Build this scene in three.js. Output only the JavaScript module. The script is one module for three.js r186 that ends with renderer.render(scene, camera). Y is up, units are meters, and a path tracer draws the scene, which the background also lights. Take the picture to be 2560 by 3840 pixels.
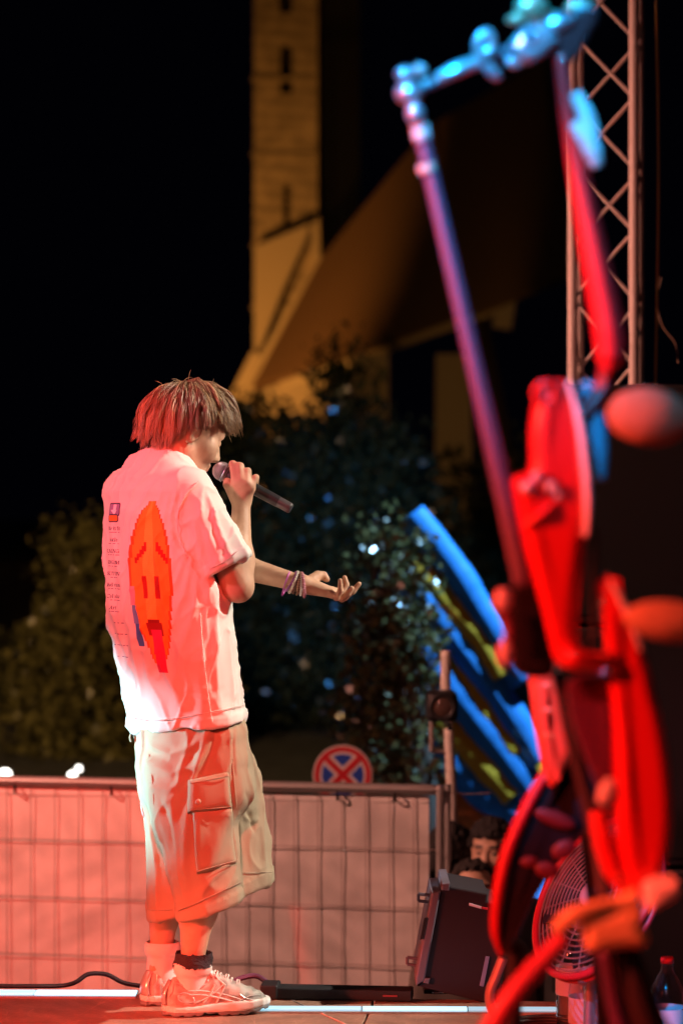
import * as THREE from 'three';
import { mergeGeometries, mergeVertices } from 'three/addons/utils/BufferGeometryUtils.js';
import { RoundedBoxGeometry } from 'three/addons/geometries/RoundedBoxGeometry.js';
import { RectAreaLightUniformsLib } from 'three/addons/lights/RectAreaLightUniformsLib.js';
import { createNoise3D } from 'simplex-noise';

// ------------------------------------------------------------------ camera, sky, moon, exposure
const EYE = 1.36, FPX = 9067;                       // eye height above the stage; focal length in photo pixels (2560 x 3840)
RectAreaLightUniformsLib.init();
const scene = new THREE.Scene();
const camera = new THREE.PerspectiveCamera(2 * Math.atan(1920 / FPX) * 180 / Math.PI, 2560 / 3840, 0.1, 900);
camera.position.set(0, EYE, 0);
camera.lookAt(0, EYE, -10);
camera.focus = 6.5;
camera.userData.fStop = 2.6;
scene.add(camera);

const renderer = new THREE.WebGLRenderer({ antialias: true });
renderer.setSize(682, 1024);
renderer.toneMapping = THREE.LinearToneMapping;
renderer.toneMappingExposure = 1.0;
renderer.shadowMap.enabled = true;

{ // clear night sky, a little lighter and bluer towards the horizon
  const W = 64, H = 32, d = new Float32Array(W * H * 4);
  for (let y = 0; y < H; y++) for (let x = 0; x < W; x++) {
    const up = Math.max(0, ((y + 0.5) / H - 0.5) * 2), k = 0.0005 * (1.2 - 0.7 * up), i = (y * W + x) * 4;
    d[i] = k * 0.55; d[i + 1] = k * 0.55; d[i + 2] = k * 1.6; d[i + 3] = 1;
  }
  const t = new THREE.DataTexture(d, W, H, THREE.RGBAFormat, THREE.FloatType);
  t.mapping = THREE.EquirectangularReflectionMapping; t.magFilter = THREE.LinearFilter; t.needsUpdate = true;
  scene.background = t; scene.environment = t;
}
{ // the moon, very weak
  const moon = new THREE.DirectionalLight(0xbfd0ff, 0.004);
  moon.name = 'moon'; moon.position.set(-30, 60, -20); moon.castShadow = true; moon.shadow.radius = 1;
  Object.assign(moon.shadow.camera, { left: -60, right: 60, top: 60, bottom: -60, near: 1, far: 300 });
  scene.add(moon, moon.target);
}
// stage, street and flood lamps: [position], [aim], colour, candela, half angle in degrees, edge softness, lamp radius in metres
const LAMPS = {
  key: [[4.9, 4.9, -6.9], [-0.25, 0.95, -6.6], [1.0, 0.88, 0.73], 215, 11.5, 0.4, 0.05],
  red: [[-0.5, 4.0, 0.6], [-2.45, 0.6, -6.6], [1.0, 0.055, 0.035], 330, 16.0, 0.05, 0.05],
  pinkBack: [[-4.0, 3.6, -3.6], [-0.5, 1.46, -6.6], [1.0, 0.2, 0.28], 85, 6.5, 0.9, 0.06],
  addedRedFloor: [[-3.2, 0.75, -5.0], [0.1, -0.12, -6.62], [1.0, 0.1, 0.05], 75, 9, 0.7, 0.06],  // added lamp, put in to redden the boards
  redFront: [[-2.8, 2.3, -1.9], [0.5, 0.32, -4.0], [1.0, 0.06, 0.03], 125, 22.3, 0.1, 0.06],
  fenceWash: [[-5.0, 3.4, -7.3], [0.2, 0.9, -9.75], [1.0, 0.38, 0.27], 150, 34, 0.8, 0.1],
  wash: [[-1.2, 4.8, 3.2], [0.3, 0.1, -9.0], [1.0, 0.26, 0.2], 25, 17, 0.6, 0.12],  // added fill lamp, stands in for ambient light
  beam: [[-3.9, 0.8, -7.15], [-0.6, 0.68, -6.74], [0.36, 0.84, 1.0], 215, 6.2, 0.6, 0.05],
  blueSide: [[-1.6, 5.2, 1.4], [0.2, 2.04, -3.05], [0.0, 0.4, 1.0], 470, 5.4, 1.0, 0.04],
  blueFar: [[4.6, 7.2, -14.6], [0.75, -0.1, -15.5], [0.32, 0.64, 1.0], 620, 20, 0.4, 0.06],
  blueTree: [[-1.0, 5.5, 0.4], [0.3, 0.6, -34], [0.08, 0.4, 1.0], 3400, 4.6, 0.9, 0.05],
  flood: [[-17, -0.6, -128], [-3.4, 12, -150], [1.0, 0.36, 0.06], 2300, 42, 0.7, 0.12],
  addedFloodSide: [[-4.5, -0.9, -108], [8, 9, -124], [1.0, 0.4, 0.07], 130, 40, 0.9, 0.12],  // added lamp, brightens the dim eave and buttresses
  street: [[-7.5, 3.8, -13], [-1.6, 0.4, -31], [1.0, 0.56, 0.22], 720, 30, 0.6, 0.09],
};

// ------------------------------------------------------------------ helpers
const V = (x, y, z) => new THREE.Vector3(x, y, z);
const P = (px, py, depth) => V((px - 1280) * depth / FPX, EYE - (py - 1920) * depth / FPX, -depth);   // a point of the place from its bearing and its distance
function rng(a) { return () => { a |= 0; a = a + 0x6D2B79F5 | 0; let t = Math.imul(a ^ a >>> 15, 1 | a); t = t + Math.imul(t ^ t >>> 7, 61 | t) ^ t; return ((t ^ t >>> 14) >>> 0) / 4294967296; }; }
const rnd = rng(77), noise3 = createNoise3D(rng(5));
const lerp = (a, b, t) => a + (b - a) * t, clamp = (x, a, b) => x < a ? a : x > b ? b : x, sstep = (a, b, x) => { const t = clamp((x - a) / (b - a), 0, 1); return t * t * (3 - 2 * t); };
const fbm = (x, y, z, o = 4) => { let s = 0, a = 0.5; for (let i = 0; i < o; i++) { s += a * noise3(x, y, z); x *= 2.03; y *= 2.03; z *= 2.03; a *= 0.5; } return s; };
function table(xs, ys, x) { if (x <= xs[0]) return ys[0]; for (let i = 1; i < xs.length; i++) if (x <= xs[i]) { const t = (x - xs[i - 1]) / (xs[i] - xs[i - 1]); return lerp(ys[i - 1], ys[i], t * t * (3 - 2 * t)); } return ys[ys.length - 1]; }

const used = new Map();
function numbered(n) { const k = used.get(n) ?? 0; used.set(n, k + 1); return k ? n + '_' + String(k).padStart(3, '0') : n; }
function tag(o, label, category, group) { o.userData.label = label; o.userData.category = category; if (group) o.userData.group = group; return o; }
function mesh(name, geo, mat, parent) {
  const m = new THREE.Mesh(geo, mat); m.castShadow = m.receiveShadow = true;
  m.name = parent ? name : numbered(name); (parent ?? scene).add(m); return m;
}
function thing(name, label, category, at = [0, 0, 0], group) {
  const g = new THREE.Group(); g.name = numbered(name); g.position.set(...at); scene.add(g); return tag(g, label, category, group);
}
const structure = (m) => { m.userData.kind = 'structure'; return m; };
// geometry written in world coordinates, shifted into the frame of its thing
const into = (geo, g) => { geo.translate(-g.position.x, -g.position.y, -g.position.z); return geo; };
const rgb = (r, g, b) => new THREE.Color().setRGB(r, g, b);
function std(r, g, b, rough = 0.8, metal = 0, extra = {}) { return new THREE.MeshStandardMaterial({ color: rgb(r, g, b), roughness: rough, metalness: metal, ...extra }); }
function phys(r, g, b, rough, extra) { return new THREE.MeshPhysicalMaterial({ color: rgb(r, g, b), roughness: rough, ...extra }); }
function canvasTex(w, h, draw, colour = true) {
  const c = document.createElement('canvas'); c.width = w; c.height = h; draw(c.getContext('2d'), w, h);
  const t = new THREE.CanvasTexture(c); if (colour) t.colorSpace = THREE.SRGBColorSpace; t.wrapS = t.wrapT = THREE.RepeatWrapping; return t;
}
function noiseTex(n, f, colour = false) {   // f(x, y) -> [r, g, b] in 0..255
  const d = new Uint8Array(n * n * 4);
  for (let y = 0; y < n; y++) for (let x = 0; x < n; x++) { const c = f(x / n, y / n), i = (y * n + x) * 4; d[i] = c[0]; d[i + 1] = c[1] ?? c[0]; d[i + 2] = c[2] ?? c[0]; d[i + 3] = 255; }
  const t = new THREE.DataTexture(d, n, n); t.magFilter = t.minFilter = THREE.LinearFilter; t.wrapS = t.wrapT = THREE.RepeatWrapping; if (colour) t.colorSpace = THREE.SRGBColorSpace; t.needsUpdate = true; return t;
}
const wrapN = (x, y, s, z = 0) => { const a = x * 2 * Math.PI, b = y * 2 * Math.PI, r = s / (2 * Math.PI); return noise3(Math.cos(a) * r + 7 * Math.cos(b) * r / 7, Math.sin(a) * r + z, Math.sin(b) * r + Math.cos(b) * r * 0.7); };
function rep(t, x, y) { const c = t.clone(); c.repeat.set(x, y); c.needsUpdate = true; return c; }

// a tube of changing radius through points; flat squashes it along the second frame axis
function sweep(pts, radii, { seg = 10, n = 24, closed = false, cap = true, flat = 1, up = null } = {}) {
  const curve = new THREE.CatmullRomCurve3(pts, closed, 'centripetal'), pos = [], uv = [], idx = [];
  const R = (t) => { if (typeof radii === 'number') return radii; const f = t * (radii.length - 1), i = Math.min(Math.floor(f), radii.length - 2); return lerp(radii[i], radii[i + 1], f - i); };
  let nrm = null; const c = V(), tan = V(), b = V(); let len = 0, prev = null;
  for (let i = 0; i <= n; i++) {
    const t = i / n; curve.getPoint(t, c); curve.getTangent(t, tan);
    if (up) nrm = up.clone(); else if (!nrm) nrm = Math.abs(tan.y) < 0.9 ? V(0, 1, 0) : V(1, 0, 0);
    nrm = nrm.addScaledVector(tan, -nrm.dot(tan)).normalize(); b.crossVectors(tan, nrm);
    if (prev) len += prev.distanceTo(c); prev = c.clone();
    const r = R(t);
    for (let j = 0; j <= seg; j++) {
      const a = j / seg * 2 * Math.PI, x = Math.cos(a) * r, y = Math.sin(a) * r * flat;
      pos.push(c.x + b.x * x + nrm.x * y, c.y + b.y * x + nrm.y * y, c.z + b.z * x + nrm.z * y); uv.push(a * r, len);
    }
  }
  const w = seg + 1;
  for (let i = 0; i < n; i++) for (let j = 0; j < seg; j++) { const a = i * w + j; idx.push(a, a + 1, a + w, a + 1, a + w + 1, a + w); }
  if (cap && !closed) for (const [row, s] of [[0, 1], [n, -1]]) {
    const k = pos.length / 3; curve.getPoint(row / n, c); pos.push(c.x, c.y, c.z); uv.push(0, 0);
    for (let j = 0; j < seg; j++) { const a = row * w + j; s > 0 ? idx.push(k, a + 1, a) : idx.push(k, a, a + 1); }
  }
  const g = new THREE.BufferGeometry();
  g.setAttribute('position', new THREE.Float32BufferAttribute(pos, 3)); g.setAttribute('uv', new THREE.Float32BufferAttribute(uv, 2)); g.setIndex(idx); g.computeVertexNormals();
  return g;
}
// a straight bar between two points
const bar = (a, b, r, seg = 10) => { const d = b.clone().sub(a), g = new THREE.CylinderGeometry(r, r, d.length(), seg); g.applyQuaternion(new THREE.Quaternion().setFromUnitVectors(V(0, 1, 0), d.normalize())); const m = a.clone().add(b).multiplyScalar(0.5); return g.translate(m.x, m.y, m.z); };
const box = (x0, x1, y0, y1, z0, z1) => new THREE.BoxGeometry(x1 - x0, y1 - y0, z1 - z0).translate((x0 + x1) / 2, (y0 + y1) / 2, (z0 + z1) / 2);
const rbox = (cx, cy, cz, w, h, d, r = 0.01, s = 3) => new RoundedBoxGeometry(w, h, d, s, r).translate(cx, cy, cz);
// a thick plate whose outline is given by bearings at one distance
function plate(pts, depth, thick, bevel = 0.006, { smooth = true, seg = 3 } = {}) {
  const s = new THREE.Shape(), q = pts.map(([x, y]) => { const p = P(x, y, depth); return new THREE.Vector2(p.x, p.y); });
  if (smooth) { s.moveTo(q[0].x, q[0].y); s.splineThru([...q.slice(1), q[0]]); } else s.setFromPoints(q);
  const g = new THREE.ExtrudeGeometry(s, { depth: thick - 2 * bevel, bevelEnabled: bevel > 0, bevelThickness: bevel, bevelSize: bevel, bevelOffset: -bevel, bevelSegments: seg, curveSegments: smooth ? 6 : 1 });
  return g.translate(0, 0, -depth - thick / 2 + bevel);
}
function merge(list) { return mergeGeometries(list.map((g) => { const h = g.index ? g.toNonIndexed() : g; for (const k of Object.keys(h.attributes)) if (!['position', 'normal', 'uv'].includes(k)) h.deleteAttribute(k); return h; })); }

// ------------------------------------------------------------------ signed distance fields and their meshes (surface nets)
const smin = (a, b, k) => { const h = k - Math.abs(a - b); return h <= 0 ? Math.min(a, b) : Math.min(a, b) - h * h / (4 * k); };
const smax = (a, b, k) => -smin(-a, -b, k);
function cap(a, b, ra, rb) {   // tapered capsule
  const ax = a.x, ay = a.y, az = a.z, dx = b.x - ax, dy = b.y - ay, dz = b.z - az, il = 1 / (dx * dx + dy * dy + dz * dz), dr = rb - ra;
  return (x, y, z) => { const px = x - ax, py = y - ay, pz = z - az; let t = (px * dx + py * dy + pz * dz) * il; t = t < 0 ? 0 : t > 1 ? 1 : t; const qx = px - dx * t, qy = py - dy * t, qz = pz - dz * t; return Math.sqrt(qx * qx + qy * qy + qz * qz) - ra - dr * t; };
}
function ell(c, r, q = null) {   // ellipsoid, q turns the local frame
  const m = q ? new THREE.Matrix4().makeRotationFromQuaternion(q).transpose().elements : null, k = Math.min(r[0], r[1], r[2]);
  return (x, y, z) => {
    let a = x - c.x, b = y - c.y, d = z - c.z;
    if (m) { const X = m[0] * a + m[4] * b + m[8] * d, Y = m[1] * a + m[5] * b + m[9] * d, Z = m[2] * a + m[6] * b + m[10] * d; a = X; b = Y; d = Z; }
    a /= r[0]; b /= r[1]; d /= r[2]; const l = Math.sqrt(a * a + b * b + d * d); 
    const gx = a / r[0], gy = b / r[1], gz = d / r[2], g = Math.sqrt(gx * gx + gy * gy + gz * gz);
    return l < 1e-6 ? -k : l * (l - 1) / Math.max(g, 1e-6);
  };
}
function blend(list, k) { return (x, y, z) => { let d = list[0](x, y, z); for (let i = 1; i < list.length; i++) d = smin(d, list[i](x, y, z), k); return d; }; }
function netMesh(f, lo, hi, cell, slack = 1.6) {
  const nx = Math.ceil((hi.x - lo.x) / cell) + 1, ny = Math.ceil((hi.y - lo.y) / cell) + 1, nz = Math.ceil((hi.z - lo.z) / cell) + 1, B = 8;
  const val = new Float32Array(nx * ny * nz).fill(1), at = (i, j, k) => (k * ny + j) * nx + i;
  const near = B * cell * 0.5 * Math.sqrt(3) * slack;
  for (let K = 0; K < nz; K += B) for (let J = 0; J < ny; J += B) for (let I = 0; I < nx; I += B) {
    const c = f(lo.x + (I + B / 2) * cell, lo.y + (J + B / 2) * cell, lo.z + (K + B / 2) * cell), I1 = Math.min(I + B, nx), J1 = Math.min(J + B, ny), K1 = Math.min(K + B, nz);
    for (let k = K; k < K1; k++) for (let j = J; j < J1; j++) for (let i = I; i < I1; i++) val[at(i, j, k)] = Math.abs(c) > near ? c : f(lo.x + i * cell, lo.y + j * cell, lo.z + k * cell);
  }
  const id = new Int32Array(nx * ny * nz).fill(-1), pos = [], idx = [], off = [[0, 0, 0], [1, 0, 0], [0, 1, 0], [1, 1, 0], [0, 0, 1], [1, 0, 1], [0, 1, 1], [1, 1, 1]];
  const E = [[0, 1], [2, 3], [4, 5], [6, 7], [0, 2], [1, 3], [4, 6], [5, 7], [0, 4], [1, 5], [2, 6], [3, 7]], v = new Float32Array(8);
  for (let k = 0; k < nz - 1; k++) for (let j = 0; j < ny - 1; j++) for (let i = 0; i < nx - 1; i++) {
    let m = 0; for (let c = 0; c < 8; c++) { v[c] = val[at(i + off[c][0], j + off[c][1], k + off[c][2])]; if (v[c] < 0) m |= 1 << c; }
    if (m === 0 || m === 255) continue;
    let x = 0, y = 0, z = 0, n = 0;
    for (const [a, b] of E) if ((v[a] < 0) !== (v[b] < 0)) { const t = v[a] / (v[a] - v[b]); x += lerp(off[a][0], off[b][0], t); y += lerp(off[a][1], off[b][1], t); z += lerp(off[a][2], off[b][2], t); n++; }
    id[at(i, j, k)] = pos.length / 3; pos.push(lo.x + (i + x / n) * cell, lo.y + (j + y / n) * cell, lo.z + (k + z / n) * cell);
  }
  const quad = (a, b, c, d, flip) => { if (a < 0 || b < 0 || c < 0 || d < 0) return; flip ? idx.push(a, c, b, a, d, c) : idx.push(a, b, c, a, c, d); };
  for (let k = 1; k < nz - 1; k++) for (let j = 1; j < ny - 1; j++) for (let i = 1; i < nx - 1; i++) {
    const s = val[at(i, j, k)] < 0;
    if (s !== val[at(i + 1, j, k)] < 0) quad(id[at(i, j - 1, k - 1)], id[at(i, j, k - 1)], id[at(i, j, k)], id[at(i, j - 1, k)], !s);
    if (s !== val[at(i, j + 1, k)] < 0) quad(id[at(i - 1, j, k - 1)], id[at(i - 1, j, k)], id[at(i, j, k)], id[at(i, j, k - 1)], !s);
    if (s !== val[at(i, j, k + 1)] < 0) quad(id[at(i - 1, j - 1, k)], id[at(i, j - 1, k)], id[at(i, j, k)], id[at(i - 1, j, k)], !s);
  }
  const g = new THREE.BufferGeometry();
  g.setAttribute('position', new THREE.Float32BufferAttribute(pos, 3)); g.setIndex(idx); g.computeVertexNormals();
  return g;
}
function gradient(f, p, e = 0.004) { return V(f(p.x + e, p.y, p.z) - f(p.x - e, p.y, p.z), f(p.x, p.y + e, p.z) - f(p.x, p.y - e, p.z), f(p.x, p.y, p.z + e) - f(p.x, p.y, p.z - e)).normalize(); }
// where a straight line from a to b first meets the field
function march(f, a, b) {
  const d = b.clone().sub(a), L = d.length(); d.divideScalar(L); const p = a.clone(); let t = 0;
  for (let i = 0; i < 400 && t < L; i++) { const s = f(p.x, p.y, p.z); if (s < 0.0006) return p; t += Math.max(s * 0.5, 0.0008); p.copy(a).addScaledVector(d, t); }
  return null;
}
const onto = (f, px, py, d0, d1) => march(f, P(px, py, d0), P(px, py, d1));
// planar uv in metres from two axes
function planarUV(g, u, v) { const p = g.attributes.position, a = new Float32Array(p.count * 2); for (let i = 0; i < p.count; i++) { a[2 * i] = p.getX(i) * u.x + p.getY(i) * u.y + p.getZ(i) * u.z; a[2 * i + 1] = p.getX(i) * v.x + p.getY(i) * v.y + p.getZ(i) * v.z; } g.setAttribute('uv', new THREE.BufferAttribute(a, 2)); return g; }

// ------------------------------------------------------------------ lamps: each a can on a pole or stand, with its light just in front of the lens
const blackMetal = std(0.02, 0.02, 0.022, 0.5, 0.3), steel = std(0.45, 0.45, 0.46, 0.35, 0.8);
function stageLamp(key, label, base, glow) {
  const [at, aim, col, cd, half, soft, rad] = LAMPS[key];
  const g = thing('stage_lamp', label, 'stage lamp', [at[0], base, at[2]], 'lamps round the stage');
  const dir = V(...aim).sub(V(...at)).normalize(), q = new THREE.Quaternion().setFromUnitVectors(V(0, 0, 1), dir), h = at[1] - base, lr = Math.max(0.06, rad);
  const local = (geo) => geo.applyQuaternion(q).translate(0, h, 0), back = 0.06;
  mesh('housing', local(new THREE.LatheGeometry([[0, -0.34], [0.07, -0.34], [lr + 0.03, -0.2], [lr + 0.04, -back], [lr + 0.04, 0.0], [lr + 0.03, 0.0], [lr + 0.03, -back]].map(([r, z]) => new THREE.Vector2(r, z)), 24).rotateX(Math.PI / 2)), blackMetal, g);
  mesh('lens', local(new THREE.CylinderGeometry(lr + 0.028, lr + 0.028, 0.012, 24).rotateX(Math.PI / 2).translate(0, 0, -back)), new THREE.MeshStandardMaterial({ color: 0x111111, emissive: rgb(...col), emissiveIntensity: glow, roughness: 0.2 }), g);
  mesh('yoke', merge([local(bar(V(-lr - 0.06, 0, -0.15), V(-lr - 0.06, -0.26, -0.15), 0.012)), local(bar(V(lr + 0.06, 0, -0.15), V(lr + 0.06, -0.26, -0.15), 0.012)), local(bar(V(-lr - 0.07, -0.26, -0.15), V(lr + 0.07, -0.26, -0.15), 0.012))]), blackMetal, g);
  const foot = V(0, -0.26, -0.15).applyQuaternion(q).add(V(0, h, 0));
  mesh('pole', bar(V(foot.x, 0.02, foot.z), foot, 0.024, 14), steel, g);
  for (let k = 0; k < 3; k++) { const a = k * 2.094; mesh('leg', bar(V(foot.x, Math.min(0.7, h * 0.5), foot.z), V(foot.x + Math.cos(a) * 0.55, 0.012, foot.z + Math.sin(a) * 0.55), 0.014), steel, g); }
  const s = new THREE.SpotLight(rgb(...col), cd, 0, half * Math.PI / 180, soft, 2); s.name = 'spot'; s.castShadow = true; s.shadow.radius = rad / 0.02; s.shadow.mapSize.set(1024, 1024); s.shadow.camera.near = 0.1; s.shadow.camera.far = 250;
  s.position.copy(V(0, h, 0).addScaledVector(dir, 0.012)); s.target.position.copy(V(0, h, 0).addScaledVector(dir, 5)); g.add(s, s.target);
  return g;
}

// ------------------------------------------------------------------ ground, stage
const GROUND = -1.65;
const asphaltMap = noiseTex(256, (x, y) => { const v = 46 + 16 * wrapN(x, y, 10) + 14 * (rnd() - 0.5); return [v, v, v * 1.02]; }, true);
structure(mesh('ground', new THREE.PlaneGeometry(1400, 1400, 1, 1).rotateX(-Math.PI / 2).translate(0, GROUND, -400), new THREE.MeshStandardMaterial({ map: rep(asphaltMap, 500, 500), roughness: 0.9 })));

// the stage: panels on a black frame; its far edge runs slightly towards the viewer on the right
const edgeZ = (x) => -6.885 + 0.105 * (x + 0.98);
{
  const deckMap = noiseTex(512, (x, y) => { const g = (Math.sin(x * Math.PI * 2 * 64) * Math.sin(y * Math.PI * 2 * 64)) * 9, n = 16 * wrapN(x, y, 8) + 9 * wrapN(x, y, 40, 3) + 10 * (rnd() - 0.5), sc = Math.abs(wrapN(x, y * 0.2, 30, 9)) < 0.015 ? 26 : 0; const v = 158 + g + n + sc; return [v, v * 0.76, v * 0.64]; }, true);
  const deckBump = noiseTex(256, (x, y) => [128 + 90 * Math.sin(x * Math.PI * 2 * 32) * Math.sin(y * Math.PI * 2 * 32)]);
  const deckM = new THREE.MeshStandardMaterial({ map: deckMap, bumpMap: rep(deckBump, 4, 4), bumpScale: 0.0012, roughness: 0.6 });
  const stage = new THREE.Group(); stage.name = 'stage'; stage.userData.kind = 'structure'; stage.userData.label = 'raised stage of brown anti-slip panels'; scene.add(stage);
  const yaw = Math.atan(0.105), c = Math.cos(yaw), s = Math.sin(yaw), W = 1.0, L = 2.0;
  for (let i = -5; i < 6; i++) for (let j = 0; j < 6; j++) {
    // panel corner frame: u along the far edge, v back towards the camera
    const u0 = i * L - 0.92, v0 = j * W, g = new RoundedBoxGeometry(L - 0.006, 0.05, W - 0.006, 1, 0.003);
    const p = g.attributes.position, uv = g.attributes.uv; for (let k = 0; k < p.count; k++) uv.setXY(k, p.getX(k) + L / 2 + i * 0.37, p.getZ(k) + j * 0.21);
    const m = mesh('deck_panel', g, deckM, stage); const u = u0 + L / 2, v = v0 + W / 2; m.position.set(-0.98 + u * c + v * s * -1 * -1, -0.025, edgeZ(-0.98) + u * s * 1 + v * c); m.rotation.y = -yaw;
    m.position.x = -0.98 + u * c - v * s; m.position.z = edgeZ(-0.98) + u * s + v * c;
  }
  const frame = new THREE.BoxGeometry(22, 1.58, 0.08); const f = mesh('stage_skirt', frame, std(0.015, 0.015, 0.016, 0.9), stage); f.position.set(-0.98 - 0.3, -0.05 - 0.79, edgeZ(-1.28) + 0.05); f.rotation.y = -yaw;
  // thin pale tape mark across the boards
  mesh('tape_mark', bar(P(1095, 3752, 6.73).setY(0.001), P(1320, 3850, 6.38).setY(0.001), 0.0022, 5), std(0.6, 0.5, 0.45, 0.8), stage);
  // light streaks on the floor, built as metal strips with an added diffuser
  const glowStrip = (a, b2, w, e) => { const d = b2.clone().sub(a), L2 = d.length(), yw = -Math.atan2(d.z, d.x), m = a.clone().add(b2).multiplyScalar(0.5);
    const t = thing('floor_light_streak', e > 1.5 ? 'cool white LED strip on the stage floor left of the singer\'s shoes' : 'cool white LED strip on the stage floor right of the singer\'s shoes', 'light strip', [m.x, 0, m.z], 'added strips of light along the stage edge'); t.rotation.y = yw;
    mesh('channel', new THREE.BoxGeometry(L2, 0.006, w).translate(0, 0.003, 0), std(0.55, 0.55, 0.56, 0.35, 0.8), t);
    const n = Math.round(L2 / 0.25); for (let k = 0; k < n; k++) mesh('streak_glow', new THREE.BoxGeometry(L2 / n - 0.004, 0.003, w * 0.62).translate(-L2 / 2 + (k + 0.5) * L2 / n, 0.0085, 0), new THREE.MeshStandardMaterial({ color: 0x888888, emissive: rgb(0.42, 0.78, 0.95), emissiveIntensity: e * (0.75 + 0.35 * Math.sin(k * 1.9)), roughness: 0.4 }), t);
    const la = new THREE.RectAreaLight(rgb(0.5, 0.82, 1), e * 0.6, L2, w * 0.6); la.position.set(0, 0.014, 0); la.lookAt(0, 5, 0); la.rotation.set(Math.PI / 2, 0, 0); t.add(la);
  };
  glowStrip(P(-250, 3731, 6.81).setY(0.001), P(515, 3733, 6.8).setY(0.001), 0.09, 2.0);
  glowStrip(P(960, 3792, 6.59).setY(0.001), P(2150, 3795, 6.575).setY(0.001), 0.07, 1.4);
}

// ------------------------------------------------------------------ trees
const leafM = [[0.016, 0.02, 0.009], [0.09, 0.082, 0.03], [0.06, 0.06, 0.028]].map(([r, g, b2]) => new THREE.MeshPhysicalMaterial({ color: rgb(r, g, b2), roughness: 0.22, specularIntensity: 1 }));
const barkM = std(0.08, 0.06, 0.045, 0.95);
function tree(name, label, foot, lobes, leafSize, count, seed, mat) {
  const t = thing(name, label, 'tree', [foot.x, GROUND, foot.z], 'trees behind the fence'), r = rng(seed), pos = [], nor = [], idx = [], n = V(), a = V(), c = V();
  const total = lobes.reduce((s, l) => s + l[1] * l[1], 0), tips = [];
  for (const [ctr, rad, sy = 1] of lobes) {
    const clumps = Math.max(5, Math.round(count * rad * rad / total / 26));
    for (let k = 0; k < clumps; k++) {
      do n.set(r() * 2 - 1, r() * 2 - 1, r() * 2 - 1); while (n.lengthSq() > 1 || n.lengthSq() < 0.1);
      const cc = ctr.clone().add(V(n.x * rad, n.y * rad * sy, n.z * rad)), cr = leafSize * (2.2 + 2.6 * r()); tips.push(cc);
      for (let q = 0; q < 26; q++) {
        do n.set(r() * 2 - 1, r() * 2 - 1, r() * 2 - 1); while (n.lengthSq() > 1);
        const p = cc.clone().addScaledVector(n, cr); a.set(r() - 0.5, r() - 0.5, r() - 0.5).normalize(); c.set(r() - 0.5, r() - 0.9, r() - 0.5).cross(a).normalize(); const s = leafSize * (0.6 + 0.7 * r()), k0 = pos.length / 3, m = V().crossVectors(a, c);
        for (const [u, v, w] of [[-0.5, 0, 0], [0, 0.34, 0.06], [0.55, 0, -0.04], [0, -0.34, 0.06]]) { pos.push(p.x + (a.x * u + c.x * v + m.x * w) * s, p.y + (a.y * u + c.y * v + m.y * w) * s, p.z + (a.z * u + c.z * v + m.z * w) * s); nor.push(m.x, m.y, m.z); }
        idx.push(k0, k0 + 2, k0 + 1, k0, k0 + 3, k0 + 2);
      }
    }
  }
  const g = new THREE.BufferGeometry(); g.setAttribute('position', new THREE.Float32BufferAttribute(pos, 3)); g.setAttribute('normal', new THREE.Float32BufferAttribute(nor, 3)); g.setIndex(idx);
  mesh('crown', into(g, t), mat, t);
  const limbs = [], top = lobes[0][0]; limbs.push(sweep([foot.clone(), foot.clone().lerp(top, 0.4).add(V(0.1, 0, 0.1)), top], [0.17, 0.12, 0.04], { seg: 9, n: 14 }));
  for (const [ctr] of lobes.slice(1)) { const s = foot.clone().lerp(top, 0.3 + 0.3 * r()); limbs.push(sweep([s, s.clone().lerp(ctr, 0.5).add(V(0, 0.15, 0)), ctr], [0.07, 0.045, 0.015], { seg: 7, n: 10 })); }
  for (let k = 0; k < 40; k++) { const e = tips[Math.floor(r() * tips.length)], l = lobes[Math.floor(r() * lobes.length)][0]; if (e.distanceTo(l) < 1.6) limbs.push(sweep([l, l.clone().lerp(e, 0.6).add(V(0, 0.05, 0)), e], [0.02, 0.012, 0.005], { seg: 5, n: 5 })); }
  mesh('trunk', into(merge(limbs), t), barkM, t);
}
const L = (px, py, d, rpx, sy) => [P(px, py, d), rpx * d / FPX, sy];
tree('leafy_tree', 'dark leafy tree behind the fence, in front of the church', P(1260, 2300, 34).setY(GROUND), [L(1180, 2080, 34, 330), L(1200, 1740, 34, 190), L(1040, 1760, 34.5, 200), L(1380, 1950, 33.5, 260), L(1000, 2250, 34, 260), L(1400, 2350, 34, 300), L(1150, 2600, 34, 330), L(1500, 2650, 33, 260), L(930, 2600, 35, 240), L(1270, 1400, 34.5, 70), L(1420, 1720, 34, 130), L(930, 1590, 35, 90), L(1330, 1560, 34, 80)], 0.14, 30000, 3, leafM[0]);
tree('leafy_tree', 'sprawling tree with blue lit leaves beside the inflatable slide', P(1530, 2300, 14.6).setY(GROUND), [L(1520, 2330, 14.6, 150), L(1480, 2120, 14.6, 130), L(1450, 2400, 14.6, 150), L(1510, 2560, 14.6, 130), L(1420, 2650, 14.6, 170), L(1420, 2010, 14.6, 60), L(1470, 2800, 14.6, 150)], 0.06, 3600, 4, leafM[1]);
tree('leafy_tree', 'pale brown lit tree rising left of the singer', P(360, 2500, 30).setY(GROUND), [L(360, 2500, 30, 260), L(340, 2180, 30, 130), L(420, 2330, 30, 150), L(330, 2030, 30, 60), L(245, 2090, 30, 40), L(300, 2720, 30, 240), L(480, 2700, 30, 200), L(640, 2600, 31, 200), L(450, 2100, 30, 80)], 0.13, 14000, 5, leafM[1]);
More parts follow.
